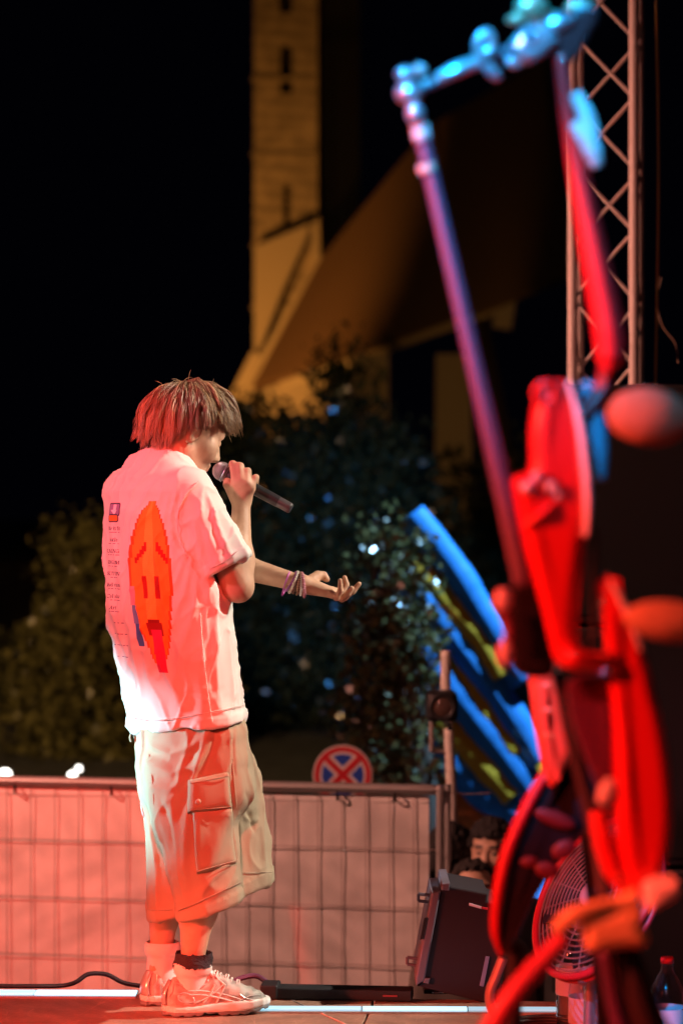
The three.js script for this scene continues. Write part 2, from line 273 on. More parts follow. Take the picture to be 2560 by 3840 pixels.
tree('leafy_tree', 'low dim tree at the left edge behind the fence', P(60, 2700, 38).setY(GROUND), [L(60, 2700, 38, 200), L(150, 2560, 38, 100), L(-60, 2600, 38, 160), L(30, 2500, 38, 60), L(170, 2790, 38, 150)], 0.15, 8000, 6, leafM[2]);
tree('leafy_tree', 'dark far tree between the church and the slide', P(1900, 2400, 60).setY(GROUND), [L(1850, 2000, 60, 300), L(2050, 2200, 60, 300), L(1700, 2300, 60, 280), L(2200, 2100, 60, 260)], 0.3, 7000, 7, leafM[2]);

// ------------------------------------------------------------------ floodlit church
{
  const K = 150, ch = thing('church', 'floodlit stone church with a square bell tower and steep roof', 'church', [-3.4, GROUND, -K]);
  const stoneMap = noiseTex(512, (x, y) => { const row = Math.floor(y * 24), o = row % 2 * 0.5, bx = Math.floor(x * 12 + o), e = Math.sin(row * 91.7 + bx * 37.3) * 0.5, jx = Math.abs(((x * 12 + o) % 1) - 0.5) > 0.46, jy = Math.abs((y * 24 % 1) - 0.5) > 0.44; const v = 158 + e * 26 + 18 * wrapN(x, y, 6) - (jx || jy ? 26 : 0) + 10 * (rnd() - 0.5); return [v, v * 0.95, v * 0.86]; }, true);
  const stone = new THREE.MeshStandardMaterial({ map: rep(stoneMap, 0.12, 0.12), roughness: 0.95 }), plaster = std(0.46, 0.43, 0.37, 0.95), tile = std(0.14, 0.09, 0.06, 0.85), dark = std(0.05, 0.045, 0.04, 0.9);
  const q = (x, y, d = K) => { const p = P(x, y, d); return new THREE.Vector2(p.x, p.y); };
  // tower: front wall with real openings, three closed walls behind it
  const x0 = q(952, 0).x, x1 = q(1190, 0).x, yT = q(0, -900).y, s = new THREE.Shape([new THREE.Vector2(x0, GROUND), new THREE.Vector2(x1, GROUND), new THREE.Vector2(x1, yT), new THREE.Vector2(x0, yT)]);
  const holes = [[1046, 1096, -140, 48], [1050, 1096, 165, 352], [1062, 1087, 690, 840]];
  for (const [a, c, d, e] of holes) { const l = q(a, e), r = q(c, d), w = (r.x - l.x) / 2, h = new THREE.Path(); h.moveTo(l.x, l.y); h.lineTo(r.x, l.y); h.lineTo(r.x, r.y - w); h.absarc(l.x + w, r.y - w, w, 0, Math.PI, false); h.lineTo(l.x, l.y); s.holes.push(h); }
  const tw = mesh('tower', into(merge([new THREE.ExtrudeGeometry(s, { depth: 0.7, bevelEnabled: false, curveSegments: 8 }).translate(0, 0, -K - 0.7), box(x0 + 0.002, x0 + 0.7, GROUND, yT - 0.01, -K - 4.6, -K - 0.702), box(x1 - 0.7, x1 - 0.002, GROUND, yT - 0.01, -K - 4.6, -K - 0.702), box(x0 + 0.71, x1 - 0.71, GROUND, yT - 0.02, -K - 4.6, -K - 4)]), ch), stone, ch);
  mesh('tower_flank', into(box(x1 + 0.02, q(1350, 0).x, GROUND, yT - 1, -K - 9, -K - 5), ch), stone, ch);
  for (const y of [295, 580, 922, 1155]) { const Y = q(0, y).y; mesh('string_course', into(box(x0 - 0.16, x1 + 0.05, Y - 0.1, Y + 0.1, -K - 0.2, -K + 0.12), ch), stone, tw); }
  for (const [a, c, d, e] of holes) for (let k = 0; k < 5; k++) { const l = q(a, e), r = q(c, d), Y = lerp(l.y, r.y, (k + 0.5) / 5); mesh('louvre', into(new THREE.BoxGeometry(r.x - l.x, 0.08, 0.5).rotateX(0.6).translate((l.x + r.x) / 2, Y, -K - 0.45), ch), dark, tw); }
  // pale gable that cuts across the foot of the tower, with a deep slot beside the raking beam
  const wall = (pts, z, th, m, name) => mesh(name, into(new THREE.ExtrudeGeometry(new THREE.Shape(pts.map(([x, y]) => q(x, y, -z))), { depth: th, bevelEnabled: false }).translate(0, 0, z - th), ch), m, ch);
  wall([[952, 925], [1160, 838], [1150, 885], [1060, 1085], [968, 1325], [952, 1330]], -K + 1.2, 1.0, plaster, 'gable_wall'); wall([[1166, 846], [1196, 812], [1200, 990], [1170, 1020]], -K + 1.21, 1.0, plaster, 'gable_wall');
  const beamAt = (a, c, w, d, m, name) => { const A = P(...a), C = P(...c), l = A.distanceTo(C), g = new THREE.BoxGeometry(w, l, d); g.applyQuaternion(new THREE.Quaternion().setFromUnitVectors(V(0, 1, 0), C.clone().sub(A).normalize())); const M = A.add(C).multiplyScalar(0.5); return mesh(name, into(g.translate(M.x, M.y, M.z), ch), m, ch); };
  beamAt([1215, 975, K - 2], [900, 1520, K - 2], 0.75, 2.2, plaster, 'raking_beam'); beamAt([965, 1330, K - 2.4], [880, 1500, K - 2.4], 0.7, 1.6, plaster, 'raking_beam');
  // the roof comes towards the square on the right: one big tiled slope, its eave and its ridge
  const roof = (a, c, d, e, m, name) => { const [A, B2, C, D2] = [a, c, d, e].map((v) => P(...v)), g = new THREE.BufferGeometry(), nn = V().crossVectors(B2.clone().sub(A), D2.clone().sub(A)).normalize().multiplyScalar(-0.35), pts = [A, B2, C, D2], lowr = pts.map((p) => p.clone().add(nn)), all = [...pts, ...lowr], f = [[0, 1, 2, 3], [7, 6, 5, 4], [0, 4, 5, 1], [1, 5, 6, 2], [2, 6, 7, 3], [3, 7, 4, 0]], pos = [], ix = []; for (const [i, j, k, l] of f) { const n0 = pos.length / 3; for (const v of [i, j, k, l]) pos.push(all[v].x, all[v].y, all[v].z); ix.push(n0, n0 + 1, n0 + 2, n0, n0 + 2, n0 + 3); } g.setAttribute('position', new THREE.Float32BufferAttribute(pos, 3)); g.setIndex(ix); g.computeVertexNormals(); return mesh(name, into(g, ch), m, ch); };
  const rf = roof([960, 1460, K - 3], [1215, 985, K - 3], [1640, 470, K - 12], [1780, 1190, K - 26], tile, 'roof');
  roof([1640, 470, K - 12], [2060, 230, K - 30], [2150, 1040, K - 44], [1780, 1190, K - 26], tile, 'roof');
  beamAt([1640, 480, K - 12.6], [1890, 1740, K - 30], 0.9, 0.8, tile, 'roof_rib'); beamAt([1060, 1430, K - 4.5], [1900, 1130, K - 29], 0.5, 0.7, plaster, 'eave');
  wall([[985, 1460], [1240, 1378], [1240, 1900], [985, 1900]], -K + 4, 0.6, plaster, 'nave_wall');
  beamAt([1900, 1110, K - 29.6], [1880, 1230, K - 29.6], 0.9, 0.9, plaster, 'eave_end');
  for (const x of [1700, 1390]) beamAt([x, 1330, K - 20], [x - 6, 2150, K - 20], 1.9, 1.2, plaster, 'buttress'); void rf;
}
for (const [which, said] of [['flood', 'bright amber floodlight on the ground before the church tower'], ['addedFloodSide', 'added dim amber floodlight on the ground beside the church nave']]) { // floodlights at the foot of the church
  const [at, aim, col, cd, half, soft, rad] = LAMPS[which], g = thing('floodlight', said, 'floodlight', [at[0], GROUND, at[2]]), dir = V(...aim).sub(V(...at)).normalize(), qq = new THREE.Quaternion().setFromUnitVectors(V(0, 0, 1), dir), h = at[1] - GROUND;
  mesh('housing', rbox(0, 0, -0.16, 0.6, 0.45, 0.24, 0.03).applyQuaternion(qq).translate(0, h, 0), blackMetal, g); mesh('lens', new THREE.BoxGeometry(0.5, 0.36, 0.01).translate(0, 0, -0.03).applyQuaternion(qq).translate(0, h, 0), new THREE.MeshStandardMaterial({ color: 0x222222, emissive: rgb(...col), emissiveIntensity: 3 }), g); mesh('bracket', box(-0.35, 0.35, 0, 0.06, -0.2, 0.1), blackMetal, g); mesh('post', bar(V(0, 0.03, -0.15), V(0, h - 0.1, -0.15), 0.05), blackMetal, g);
  const s = new THREE.SpotLight(rgb(...col), cd, 0, half * Math.PI / 180, soft, 2); s.name = 'spot'; s.castShadow = true; s.shadow.radius = rad / 0.02; s.shadow.camera.far = 120; s.position.set(0, h, 0).addScaledVector(dir, 0.02); s.target.position.copy(V(0, h, 0).addScaledVector(dir, 5)); g.add(s, s.target);
}
{
  const [at, aim, col, cd, half, soft, rad] = LAMPS.street, g = thing('street_lamp', 'shielded sodium street lamp on a tall post beside the trees', 'street lamp', [at[0], GROUND, at[2]]), h = at[1] - GROUND;
  mesh('post', sweep([V(0, 0, 0), V(0, h * 0.9, 0), V(0.1, h + 0.3, 0), V(0.7, h + 0.35, 0)], [0.07, 0.05, 0.04, 0.035], { seg: 10, n: 24 }), steel, g); mesh('lamp_head', rbox(0.95, h + 0.36, 0, 0.55, 0.1, 0.24, 0.03), blackMetal, g);
  mesh('bulb', new THREE.SphereGeometry(0.11, 16, 10).translate(0.95, h + 0.25, 0), new THREE.MeshStandardMaterial({ color: 0x222222, emissive: rgb(...col), emissiveIntensity: 6 }), g);
  mesh('shield', new THREE.BoxGeometry(0.5, 0.34, 0.02).translate(0.95, h + 0.22, 0.16), blackMetal, g);
  const l = new THREE.SpotLight(rgb(...col), cd, 0, half * Math.PI / 180, soft, 2); l.name = 'spot'; l.castShadow = true; l.shadow.radius = rad / 0.02; l.position.set(0.95, h + 0.25, 0); l.target.position.set(aim[0] - at[0], aim[1] - GROUND, aim[2] - at[2]); g.add(l, l.target);
}
// white lamps beyond the fence, at the left; their bollard posts are made up
[[20, 2906, 21, 0.05, 'half hidden distant white lamp at the left edge above the fence'], [272, 2908, 22, 0.034, 'lower of the two distant white lamps above the fence behind the singer'], [296, 2882, 25, 0.026, 'upper of the two distant white lamps above the fence behind the singer']].forEach(([x, y, d, r, label]) => {
  const p = P(x, y, d), g = thing('distant_lamp', label, 'bollard lamp', [p.x, GROUND, p.z], 'distant white lamps beyond the fence'), h = p.y - GROUND;
  mesh('post', bar(V(0, 0, 0), V(0, h - r * 0.9, 0), 0.05, 14), blackMetal, g); mesh('globe', new THREE.SphereGeometry(r, 18, 12).translate(0, h, 0), new THREE.MeshStandardMaterial({ color: 0x999999, emissive: rgb(1, 0.95, 0.86), emissiveIntensity: 7 }), g); mesh('cap', new THREE.CylinderGeometry(r * 1.1, r * 1.1, 0.012, 16).translate(0, h + r + 0.008, 0), blackMetal, g);
  const l = new THREE.PointLight(rgb(1, 0.95, 0.86), 0.4, 0, 2); l.name = 'glow'; l.castShadow = true; l.shadow.radius = r / 0.02; l.position.set(0, h, 0); g.add(l);
});

// ------------------------------------------------------------------ the singer
const Fw = V(0.866, 0, -0.5), Rt = V(0.5, 0, 0.866), UP = V(0, 1, 0), D0 = 6.62;
const b = (px, py, dz = 0) => P(px, py, D0 + dz);
const q3 = (x, y, z) => new THREE.Quaternion().setFromRotationMatrix(new THREE.Matrix4().makeBasis(x, y, z));

// a head in its own frame (x to its right ear, y up, z towards the face), metres
function headField(adult = 1) {
  const L = [
    ell(V(0, 0.035, -0.008), [0.074, 0.088, 0.094]), ell(V(0, -0.035, 0.032), [0.056, 0.075, 0.06]),
    cap(V(-0.012, -0.098, 0.066), V(0.012, -0.098, 0.066), 0.02, 0.02), cap(V(-0.045, -0.06, 0.0), V(-0.02, -0.1, 0.055), 0.022, 0.018), cap(V(0.045, -0.06, 0.0), V(0.02, -0.1, 0.055), 0.022, 0.018),
    cap(V(-0.04, -0.025, 0.06), V(-0.036, -0.03, 0.062), 0.026, 0.026), cap(V(0.04, -0.025, 0.06), V(0.036, -0.03, 0.062), 0.026, 0.026),
    cap(V(-0.034, 0.026, 0.078), V(0.034, 0.026, 0.078), 0.012, 0.012),
  ];
  const base = blend(L, 0.03);
  const nose = blend([cap(V(0, 0.014, 0.088), V(0, -0.03, 0.108), 0.0075, 0.011), cap(V(-0.009, -0.035, 0.1), V(0.009, -0.035, 0.1), 0.008, 0.008)], 0.012);
  const lipU = cap(V(-0.018, -0.061, 0.09), V(0.018, -0.061, 0.09), 0.0062, 0.0062), lipL = cap(V(-0.014, -0.072, 0.089), V(0.014, -0.072, 0.089), 0.007, 0.007);
  const tilt = new THREE.Quaternion().setFromEuler(new THREE.Euler(0.25, 0, 0));
  const ear = [-1, 1].map((s) => ell(V(s * 0.077, -0.012, -0.008), [0.009, 0.032, 0.019], tilt)), con = [-1, 1].map((s) => ell(V(s * 0.088, -0.014, -0.002), [0.008, 0.016, 0.009], tilt));
  const sock = [-1, 1].map((s) => ell(V(s * 0.032, 0.004, 0.1), [0.017, 0.01, 0.016])), eye = [-1, 1].map((s) => ell(V(s * 0.031, 0.003, 0.082), [0.0125, 0.0115, 0.0115]));
  return (x, y, z) => {
    let d = base(x, y, z);
    if (d > 0.06) return d;
    d = smin(d, nose(x, y, z), 0.014);
    d = smax(d, -sock[0](x, y, z), 0.012); d = smax(d, -sock[1](x, y, z), 0.012);
    d = Math.min(d, eye[0](x, y, z), eye[1](x, y, z));
    d = smin(d, lipU(x, y, z), 0.006); d = smin(d, lipL(x, y, z), 0.006);
    for (let i = 0; i < 2; i++) { let e = ear[i](x, y, z); e = smax(e, -con[i](x, y, z), 0.004); d = smin(d, e, 0.008); }
    return d;
  };
}
const HEAD = headField();
const placed = (f, origin, x, y, z) => (X, Y, Z) => { const a = X - origin.x, c = Y - origin.y, d = Z - origin.z; return f(a * x.x + c * x.y + d * x.z, a * y.x + c * y.y + d * y.z, a * z.x + c * z.y + d * z.z); };

const J = {
  head: b(702, 1619), neck: b(612, 1745), chest: b(600, 1960), pelvis: b(700, 2740),
  rSh: b(712, 1846, -0.155), rEl: b(893, 2200, -0.15), rWr: b(906, 1872, -0.068),
  lSh: b(478, 1842, 0.165), lEl: b(795, 2095, 0.23), lWr: b(1132, 2190, 0.12),
  rHip: b(735, 2800, -0.08), rKn: b(758, 3220, -0.085), rAn: b(718, 3655, -0.075),
  lHip: b(650, 2800, 0.08), lKn: b(632, 3230, 0.08), lAn: b(600, 3625, 0.07),
};
const pitch = 25 * Math.PI / 180, hF = V(Math.cos(25 * Math.PI / 180), 0, -Math.sin(25 * Math.PI / 180)), hz = hF.clone().multiplyScalar(Math.cos(pitch)).addScaledVector(UP, -Math.sin(pitch)), hy = UP.clone().multiplyScalar(Math.cos(pitch)).addScaledVector(hF, Math.sin(pitch)), hx = V(-hF.z, 0, hF.x);
const headAt = (x, y, z) => J.head.clone().addScaledVector(hx, x).addScaledVector(hy, y).addScaledVector(hz, z);
const singerHead = placed(HEAD, J.head, hx, hy, hz);

// hands: chains of [point, radius]
const chain = (list) => blend(list.slice(1).map(([p, r], i) => cap(list[i][0], p, list[i][1], r)), 0.004);
const micA = b(830, 1766, -0.035), micB = b(1092, 1908, -0.06);
const rHand = [
  [[b(884, 1800, -0.088), 0.0125], [b(873, 1741, -0.07), 0.0105], [b(878, 1742, -0.035), 0.0092], [b(890, 1772, -0.018), 0.008]],
  [[b(905, 1800, -0.094), 0.0125], [b(897, 1748, -0.077), 0.0105], [b(902, 1748, -0.04), 0.0094], [b(914, 1780, -0.022), 0.008]],
  [[b(924, 1808, -0.094), 0.012], [b(926, 1768, -0.08), 0.0102], [b(930, 1766, -0.045), 0.009], [b(936, 1796, -0.026), 0.008]],
  [[b(940, 1822, -0.088), 0.0112], [b(958, 1792, -0.08), 0.0092], [b(960, 1790, -0.05), 0.0082], [b(960, 1815, -0.034), 0.0072]],
  [[b(880, 1862, -0.075), 0.0165], [b(856, 1818, -0.062), 0.0135], [b(852, 1786, -0.03), 0.011], [b(866, 1768, -0.012), 0.009]],
];
const lHand = [
  [[b(1236, 2222, 0.098), 0.0095], [b(1262, 2242, 0.092), 0.0086], [b(1276, 2215, 0.088), 0.0078], [b(1275, 2176, 0.086), 0.0064]],          // little finger, curled up
  [[b(1246, 2228, 0.118), 0.0105], [b(1282, 2246, 0.116), 0.0092], [b(1304, 2228, 0.114), 0.0085], [b(1318, 2206, 0.112), 0.007]],          // ring, half open
  [[b(1250, 2226, 0.138), 0.0108], [b(1292, 2240, 0.142), 0.0096], [b(1322, 2218, 0.145), 0.0087], [b(1346, 2190, 0.147), 0.007]],          // middle, stretched out
  [[b(1244, 2216, 0.16), 0.0105], [b(1284, 2218, 0.176), 0.0092], [b(1298, 2192, 0.18), 0.0084], [b(1292, 2166, 0.182), 0.007]],           // index, raised beyond it
  [[b(1165, 2180, 0.148), 0.018], [b(1192, 2160, 0.166), 0.0145], [b(1212, 2158, 0.172), 0.0115], [b(1224, 2172, 0.17), 0.0095]],            // thumb
];
const palmR = [cap(J.rWr, b(886, 1812, -0.085), 0.021, 0.0155), cap(J.rWr, b(907, 1812, -0.09), 0.022, 0.0155), cap(J.rWr, b(926, 1818, -0.089), 0.021, 0.0145), cap(J.rWr, b(940, 1832, -0.085), 0.02, 0.0135)];
const palmL = [cap(J.lWr, b(1240, 2224, 0.102), 0.019, 0.0125), cap(J.lWr, b(1246, 2226, 0.122), 0.02, 0.0135), cap(J.lWr, b(1246, 2223, 0.142), 0.02, 0.0135), cap(J.lWr, b(1240, 2216, 0.16), 0.019, 0.013)];
const handR = blend([blend(palmR, 0.014), ...rHand.map(chain)], 0.0065), handL = blend([blend(palmL, 0.014), ...lHand.map(chain)], 0.0065);

// the body under the clothes
const torsoRows = { y: [1740, 1830, 1950, 2100, 2250, 2450, 2600, 2760].map((p) => b(0, p).y).reverse() };
const limb = (a, c, mid, ra, rm, rc) => { const m = a.clone().lerp(c, mid); return [cap(a, m, ra, rm), cap(m, c, rm, rc)]; };
const bodyList = [
  ell(b(592, 1990), [0.15, 0.2, 0.1], q3(Rt, UP, Fw.clone().negate())), ell(b(650, 2330), [0.135, 0.2, 0.09], q3(Rt, UP, Fw.clone().negate())), ell(b(690, 2720), [0.15, 0.14, 0.11], q3(Rt, UP, Fw.clone().negate())),
  cap(J.rSh.clone().add(V(0,-0.02,0)), J.lSh.clone().add(V(0,-0.02,0)), 0.04, 0.04), cap(b(604, 1800), headAt(0, -0.06, -0.02), 0.06, 0.056),
  ...limb(J.rSh, J.rEl, 0.4, 0.04, 0.043, 0.036), ...limb(J.lSh, J.lEl, 0.4, 0.04, 0.043, 0.036),
  ...limb(J.rEl, J.rWr, 0.3, 0.036, 0.035, 0.0235), ...limb(J.lEl, J.lWr, 0.3, 0.037, 0.036, 0.0235),
  ...limb(J.rHip, J.rKn, 0.4, 0.085, 0.075, 0.056), ...limb(J.lHip, J.lKn, 0.4, 0.085, 0.075, 0.056),
  ...limb(J.rKn, J.rAn, 0.42, 0.052, 0.05, 0.026), ...limb(J.lKn, J.lAn, 0.42, 0.05, 0.046, 0.024),
  cap(J.rAn, P(740, 3770, 6.57), 0.026, 0.012), cap(J.lAn, P(600, 3740, 6.72), 0.024, 0.012),
];
const bodyCore = blend(bodyList, 0.035);
const bodyField = (x, y, z) => { let d = bodyCore(x, y, z); return d; };
const withHead = (x, y, z) => smin(bodyField(x, y, z), singerHead(x, y, z), 0.02);
const withR = (x, y, z) => smin(bodyField(x, y, z), handR(x, y, z), 0.012), withL = (x, y, z) => smin(bodyField(x, y, z), handL(x, y, z), 0.012);
const around = (c, r) => [c.clone().subScalar(r), c.clone().addScalar(r)];
function dropUnless(g, keep) { const p = g.attributes.position, ix = g.index.array, o = []; for (let i = 0; i < ix.length; i += 3) { const x = (p.getX(ix[i]) + p.getX(ix[i + 1]) + p.getX(ix[i + 2])) / 3, y = (p.getY(ix[i]) + p.getY(ix[i + 1]) + p.getY(ix[i + 2])) / 3, z = (p.getZ(ix[i]) + p.getZ(ix[i + 1]) + p.getZ(ix[i + 2])) / 3; if (keep(x, y, z)) o.push(ix[i], ix[i + 1], ix[i + 2]); } g.setIndex(o); return g; }

const singer = thing('person', 'singer in a white printed t-shirt and khaki cargo shorts holding a microphone', 'person', [J.lAn.x, 0, -6.6]);
{
  const inHead = (x, y, z) => (x - J.head.x) * hy.x + (y - J.head.y) * hy.y + (z - J.head.z) * hy.z > -0.125 && Math.hypot(x - J.head.x, y - J.head.y, z - J.head.z) < 0.19;
  const cR = b(906, 1810, -0.06), cL = b(1230, 2205, 0.13), inR = (x, y, z) => y > b(0, 1880).y && Math.hypot(x - cR.x, y - cR.y, z - cR.z) < 0.12, inL = (x, y, z) => x > b(1118, 0).x && z < -6.5;
  const all = (x, y, z) => smin(smin(withHead(x, y, z), handR(x, y, z), 0.012), handL(x, y, z), 0.012);
  const lo = V(-0.82, -0.01, -7.05), hi = V(0.12, 1.72, -6.3);
  const core = dropUnless(netMesh(all, lo, hi, 0.0095), (x, y, z) => !inHead(x, y, z) && !inR(x, y, z) && !inL(x, y, z));
  const hd = dropUnless(netMesh(withHead, ...around(J.head, 0.2), 0.0034), (x, y, z) => (x - J.head.x) * hy.x + (y - J.head.y) * hy.y + (z - J.head.z) * hy.z > -0.135 && Math.hypot(x - J.head.x, y - J.head.y, z - J.head.z) < 0.196);
  const hr = dropUnless(netMesh(withR, ...around(cR, 0.13), 0.0032), (x, y, z) => y > b(0, 1892).y);
  const hl = dropUnless(netMesh(withL, ...around(cL, 0.13), 0.0032), (x, y, z) => x > b(1108, 0).x);
  const g = mergeGeometries([core, hd, hr, hl]);
  // skin: fine mottling, redder lips, knuckles and ears
  const p = g.attributes.position, col = new Float32Array(p.count * 3), lip = headAt(0, -0.066, 0.094);
  for (let i = 0; i < p.count; i++) {
    const x = p.getX(i), y = p.getY(i), z = p.getZ(i), n = fbm(x * 40, y * 40, z * 40, 3) * 0.12, l = Math.exp(-((x - lip.x) ** 2 + (y - lip.y) ** 2 + (z - lip.z) ** 2) / 0.0004);
    col[3 * i] = 0.6 * (1 + n * 0.5); col[3 * i + 1] = lerp(0.35, 0.2, l) * (1 + n); col[3 * i + 2] = lerp(0.23, 0.16, l) * (1 + n * 1.2);
  }
  g.setAttribute('color', new THREE.BufferAttribute(col, 3));
  mesh('body', into(g, singer), new THREE.MeshPhysicalMaterial({ color: 0xffffff, vertexColors: true, roughness: 0.52, specularIntensity: 0.6 }), singer);
}

// ---- cloth helpers
function columnField(rowsPx, edges, ratio, dzs) {   // upright tube of elliptical section: left and right edge per row, ratio of width across to depth
  const ys = rowsPx.map((p) => b(0, p).y).reverse(), cx = edges.map(([l, r], i) => b((l + r) / 2, 0, dzs[i]).x).reverse(), cz = dzs.map((d) => -(D0 + d)).reverse(), h = edges.map(([l, r], i) => (r - l) / 2 * (D0 + dzs[i]) / FPX).reverse();
  const k = Math.sqrt(ratio * ratio * 0.25 + 0.75);
  const f = (x, y, z) => {
    const X = x - table(ys, cx, y), Z = z - table(ys, cz, y), B = table(ys, h, y) / k, A = B * ratio, u = (X * 0.5 + Z * 0.866) / A, v = (X * 0.866 - Z * 0.5) / B, l = Math.sqrt(u * u + v * v);
    return l < 1e-6 ? -B : l * (l - 1) / Math.max(Math.hypot(u / A, v / B), 1e-6);
  };
  f.uv = (x, y, z) => { const X = x - table(ys, cx, y), Z = z - table(ys, cz, y), B = table(ys, h, y) / k, A = B * ratio; return [X * 0.5 + Z * 0.866, X * 0.866 - Z * 0.5, A, B]; };
  return f;
}
function segDist(p, a, c) { const dx = c.x - a.x, dy = c.y - a.y, dz = c.z - a.z; let t = ((p.x - a.x) * dx + (p.y - a.y) * dy + (p.z - a.z) * dz) / (dx * dx + dy * dy + dz * dz); t = clamp(t, 0, 1); return [Math.hypot(p.x - a.x - dx * t, p.y - a.y - dy * t, p.z - a.z - dz * t), t]; }
function creases(g, list, extra) {   // push cloth out along ridges and in along valleys
  const pos = g.attributes.position, nor = g.attributes.normal, p = V(), n = V();
  for (let i = 0; i < pos.count; i++) {
    p.fromBufferAttribute(pos, i); n.fromBufferAttribute(nor, i); let d = extra ? extra(p, n) : 0;
    for (const c of list) {
      if (p.x < c.lo.x || p.x > c.hi.x || p.y < c.lo.y || p.y > c.hi.y || p.z < c.lo.z || p.z > c.hi.z) continue;
      let best = 9, bt = 0; for (let k = 0; k + 1 < c.pts.length; k++) { const [s, t] = segDist(p, c.pts[k], c.pts[k + 1]); if (s < best) { best = s; bt = (k + t) / (c.pts.length - 1); } }
      const w = c.w * lerp(c.t0, c.t1, bt), e = best / w; d += 1.5 * c.amp * (Math.exp(-1.35 * Math.sqrt(e * e + 0.03)) - 0.42 * Math.exp(-e * e / 5)) * Math.min(1, bt * 8 + 0.35) * Math.min(1, (1 - bt) * 4);
    }
    pos.setXYZ(i, p.x + n.x * d, p.y + n.y * d, p.z + n.z * d);
  }
  g.computeVertexNormals(); return g;
}
function crease(field, px, w, amp, t0 = 1, t1 = 1) {
  const pts = px.map(([x, y]) => onto(field, x, y, 6.0, 7.2)).filter(Boolean); if (pts.length < 2) return null;
  const bb = new THREE.Box3().setFromPoints(pts).expandByScalar(w * 4 * Math.max(t0, t1)); return { pts, w, amp, t0, t1, lo: bb.min, hi: bb.max };
}
// a panel sewn on: four corners (bearings) pressed onto the cloth field
function sewn(field, quad, nu, nv, lift, shape = null) {
  const pos = [], idx = [], uv = [], rows = nv + 1, cols = nu + 1, [A, B2, C, Dd] = quad;
  for (let pass = 0; pass < 2; pass++) for (let j = 0; j <= nv; j++) for (let i = 0; i <= nu; i++) {
    const s = i / nu, t = j / nv, x = lerp(lerp(A[0], B2[0], s), lerp(Dd[0], C[0], s), t), y = lerp(lerp(A[1], B2[1], s), lerp(Dd[1], C[1], s), t);
    const p = onto(field, x, y, 6.0, 7.2) ?? P(x, y, D0), n = gradient(field, p);
    const edge = Math.min(s, 1 - s, 0.5) * nu, edt = Math.min(t, 1 - t) * nv, soft = Math.min(1, 0.55 + 0.25 * Math.min(edge, edt));
    const h = pass ? -0.004 : lift * soft + (shape ? shape(s, t) : 0);
    pos.push(p.x + n.x * h, p.y + n.y * h, p.z + n.z * h); uv.push(s * 0.12, t * 0.2);
  }
  const N = rows * cols, q = (a, c, d, e) => idx.push(a, d, c, a, e, d);
  for (let j = 0; j < nv; j++) for (let i = 0; i < nu; i++) { const a = j * cols + i; q(a, a + 1, a + cols + 1, a + cols); }
  const rim = []; for (let i = 0; i < nu; i++) rim.push(i); for (let j = 0; j < nv; j++) rim.push(j * cols + nu); for (let i = nu; i > 0; i--) rim.push(nv * cols + i); for (let j = nv; j > 0; j--) rim.push(j * cols);
  for (let k = 0; k < rim.length; k++) { const a = rim[k], c = rim[(k + 1) % rim.length]; q(a + N, c + N, c, a); }
  const g = new THREE.BufferGeometry(); g.setAttribute('position', new THREE.Float32BufferAttribute(pos, 3)); g.setAttribute('uv', new THREE.Float32BufferAttribute(uv, 2)); g.setIndex(idx); g.computeVertexNormals(); return g;
}

// ---- t-shirt
const weave = noiseTex(256, (x, y) => { const s = 128 + 50 * Math.sin(x * Math.PI * 2 * 32) * Math.sin(y * Math.PI * 2 * 32) + 40 * wrapN(x, y, 9); return [s]; });
const shirtCol = columnField([1740, 1800, 1850, 1950, 2100, 2250, 2450, 2600, 2740],
  [[520, 690], [440, 735], [405, 760], [384, 800], [380, 838], [388, 862], [418, 888], [447, 905], [478, 926]], 1.75, [0, 0, 0, 0, 0, 0, 0, 0, 0]);
const slA = b(708, 1856, -0.15), slB = b(852, 2128, -0.165), slD = slB.clone().sub(slA).normalize(), tlA = b(482, 1856, 0.16), tlB = b(650, 2060, 0.24), tlD = tlB.clone().sub(tlA).normalize();
const shoulders = cap(b(700, 1838, -0.14), b(484, 1838, 0.15), 0.062, 0.062), yoke = cap(b(615, 1772, -0.02), b(596, 1800, 0.02), 0.078, 0.09), sleeveR = cap(slA, slB.clone().addScaledVector(slD, 0.05), 0.066, 0.077), sleeveL = cap(tlA, tlB.clone().addScaledVector(tlD, 0.05), 0.068, 0.078);
const hemY = b(0, 2712).y, hemX = b(700, 0).x, shirtTop = b(0, 1738).y;
const hemAt = (x, z) => hemY + 0.1 * (x - hemX) + 0.002 * Math.sin(x * 21 + z * 13);
const neckAxis = cap(b(560, 1860), headAt(0.0, -0.09, -0.02), 0.066, 0.058);
function shirtField(x, y, z) {
  let d = smax(shirtCol(x, y, z), y - shirtTop, 0.05);
  d = smin(d, shoulders(x, y, z), 0.07); d = smin(d, yoke(x, y, z), 0.06);
  const sr = (x - slB.x) * slD.x + (y - slB.y) * slD.y + (z - slB.z) * slD.z, sl = (x - tlB.x) * tlD.x + (y - tlB.y) * tlD.y + (z - tlB.z) * tlD.z;
  d = smin(d, smax(sleeveR(x, y, z), sr, 0.004), 0.022); d = smin(d, smax(sleeveL(x, y, z), sl, 0.004), 0.025);
  const hem = hemAt(x, z) - y, skin = d + 0.017;
  d = smax(d, hem, 0.004);
  d = Math.max(d, -Math.max(skin, -hem - 0.04));                     // hollow at the hem
  const a = sleeveR(x, y, z) + 0.016, e = sleeveL(x, y, z) + 0.016; d = Math.max(d, -Math.max(a, -sr - 0.03), -Math.max(e, -sl - 0.03));
  const top = (x - J.neck.x) * 0.12 + (y - (shirtTop - 0.006)); d = smax(d, -Math.max(neckAxis(x, y, z), -top - 0.03), 0.006);   // neck opening
  return d;
}
const outerShirt = shirtField;
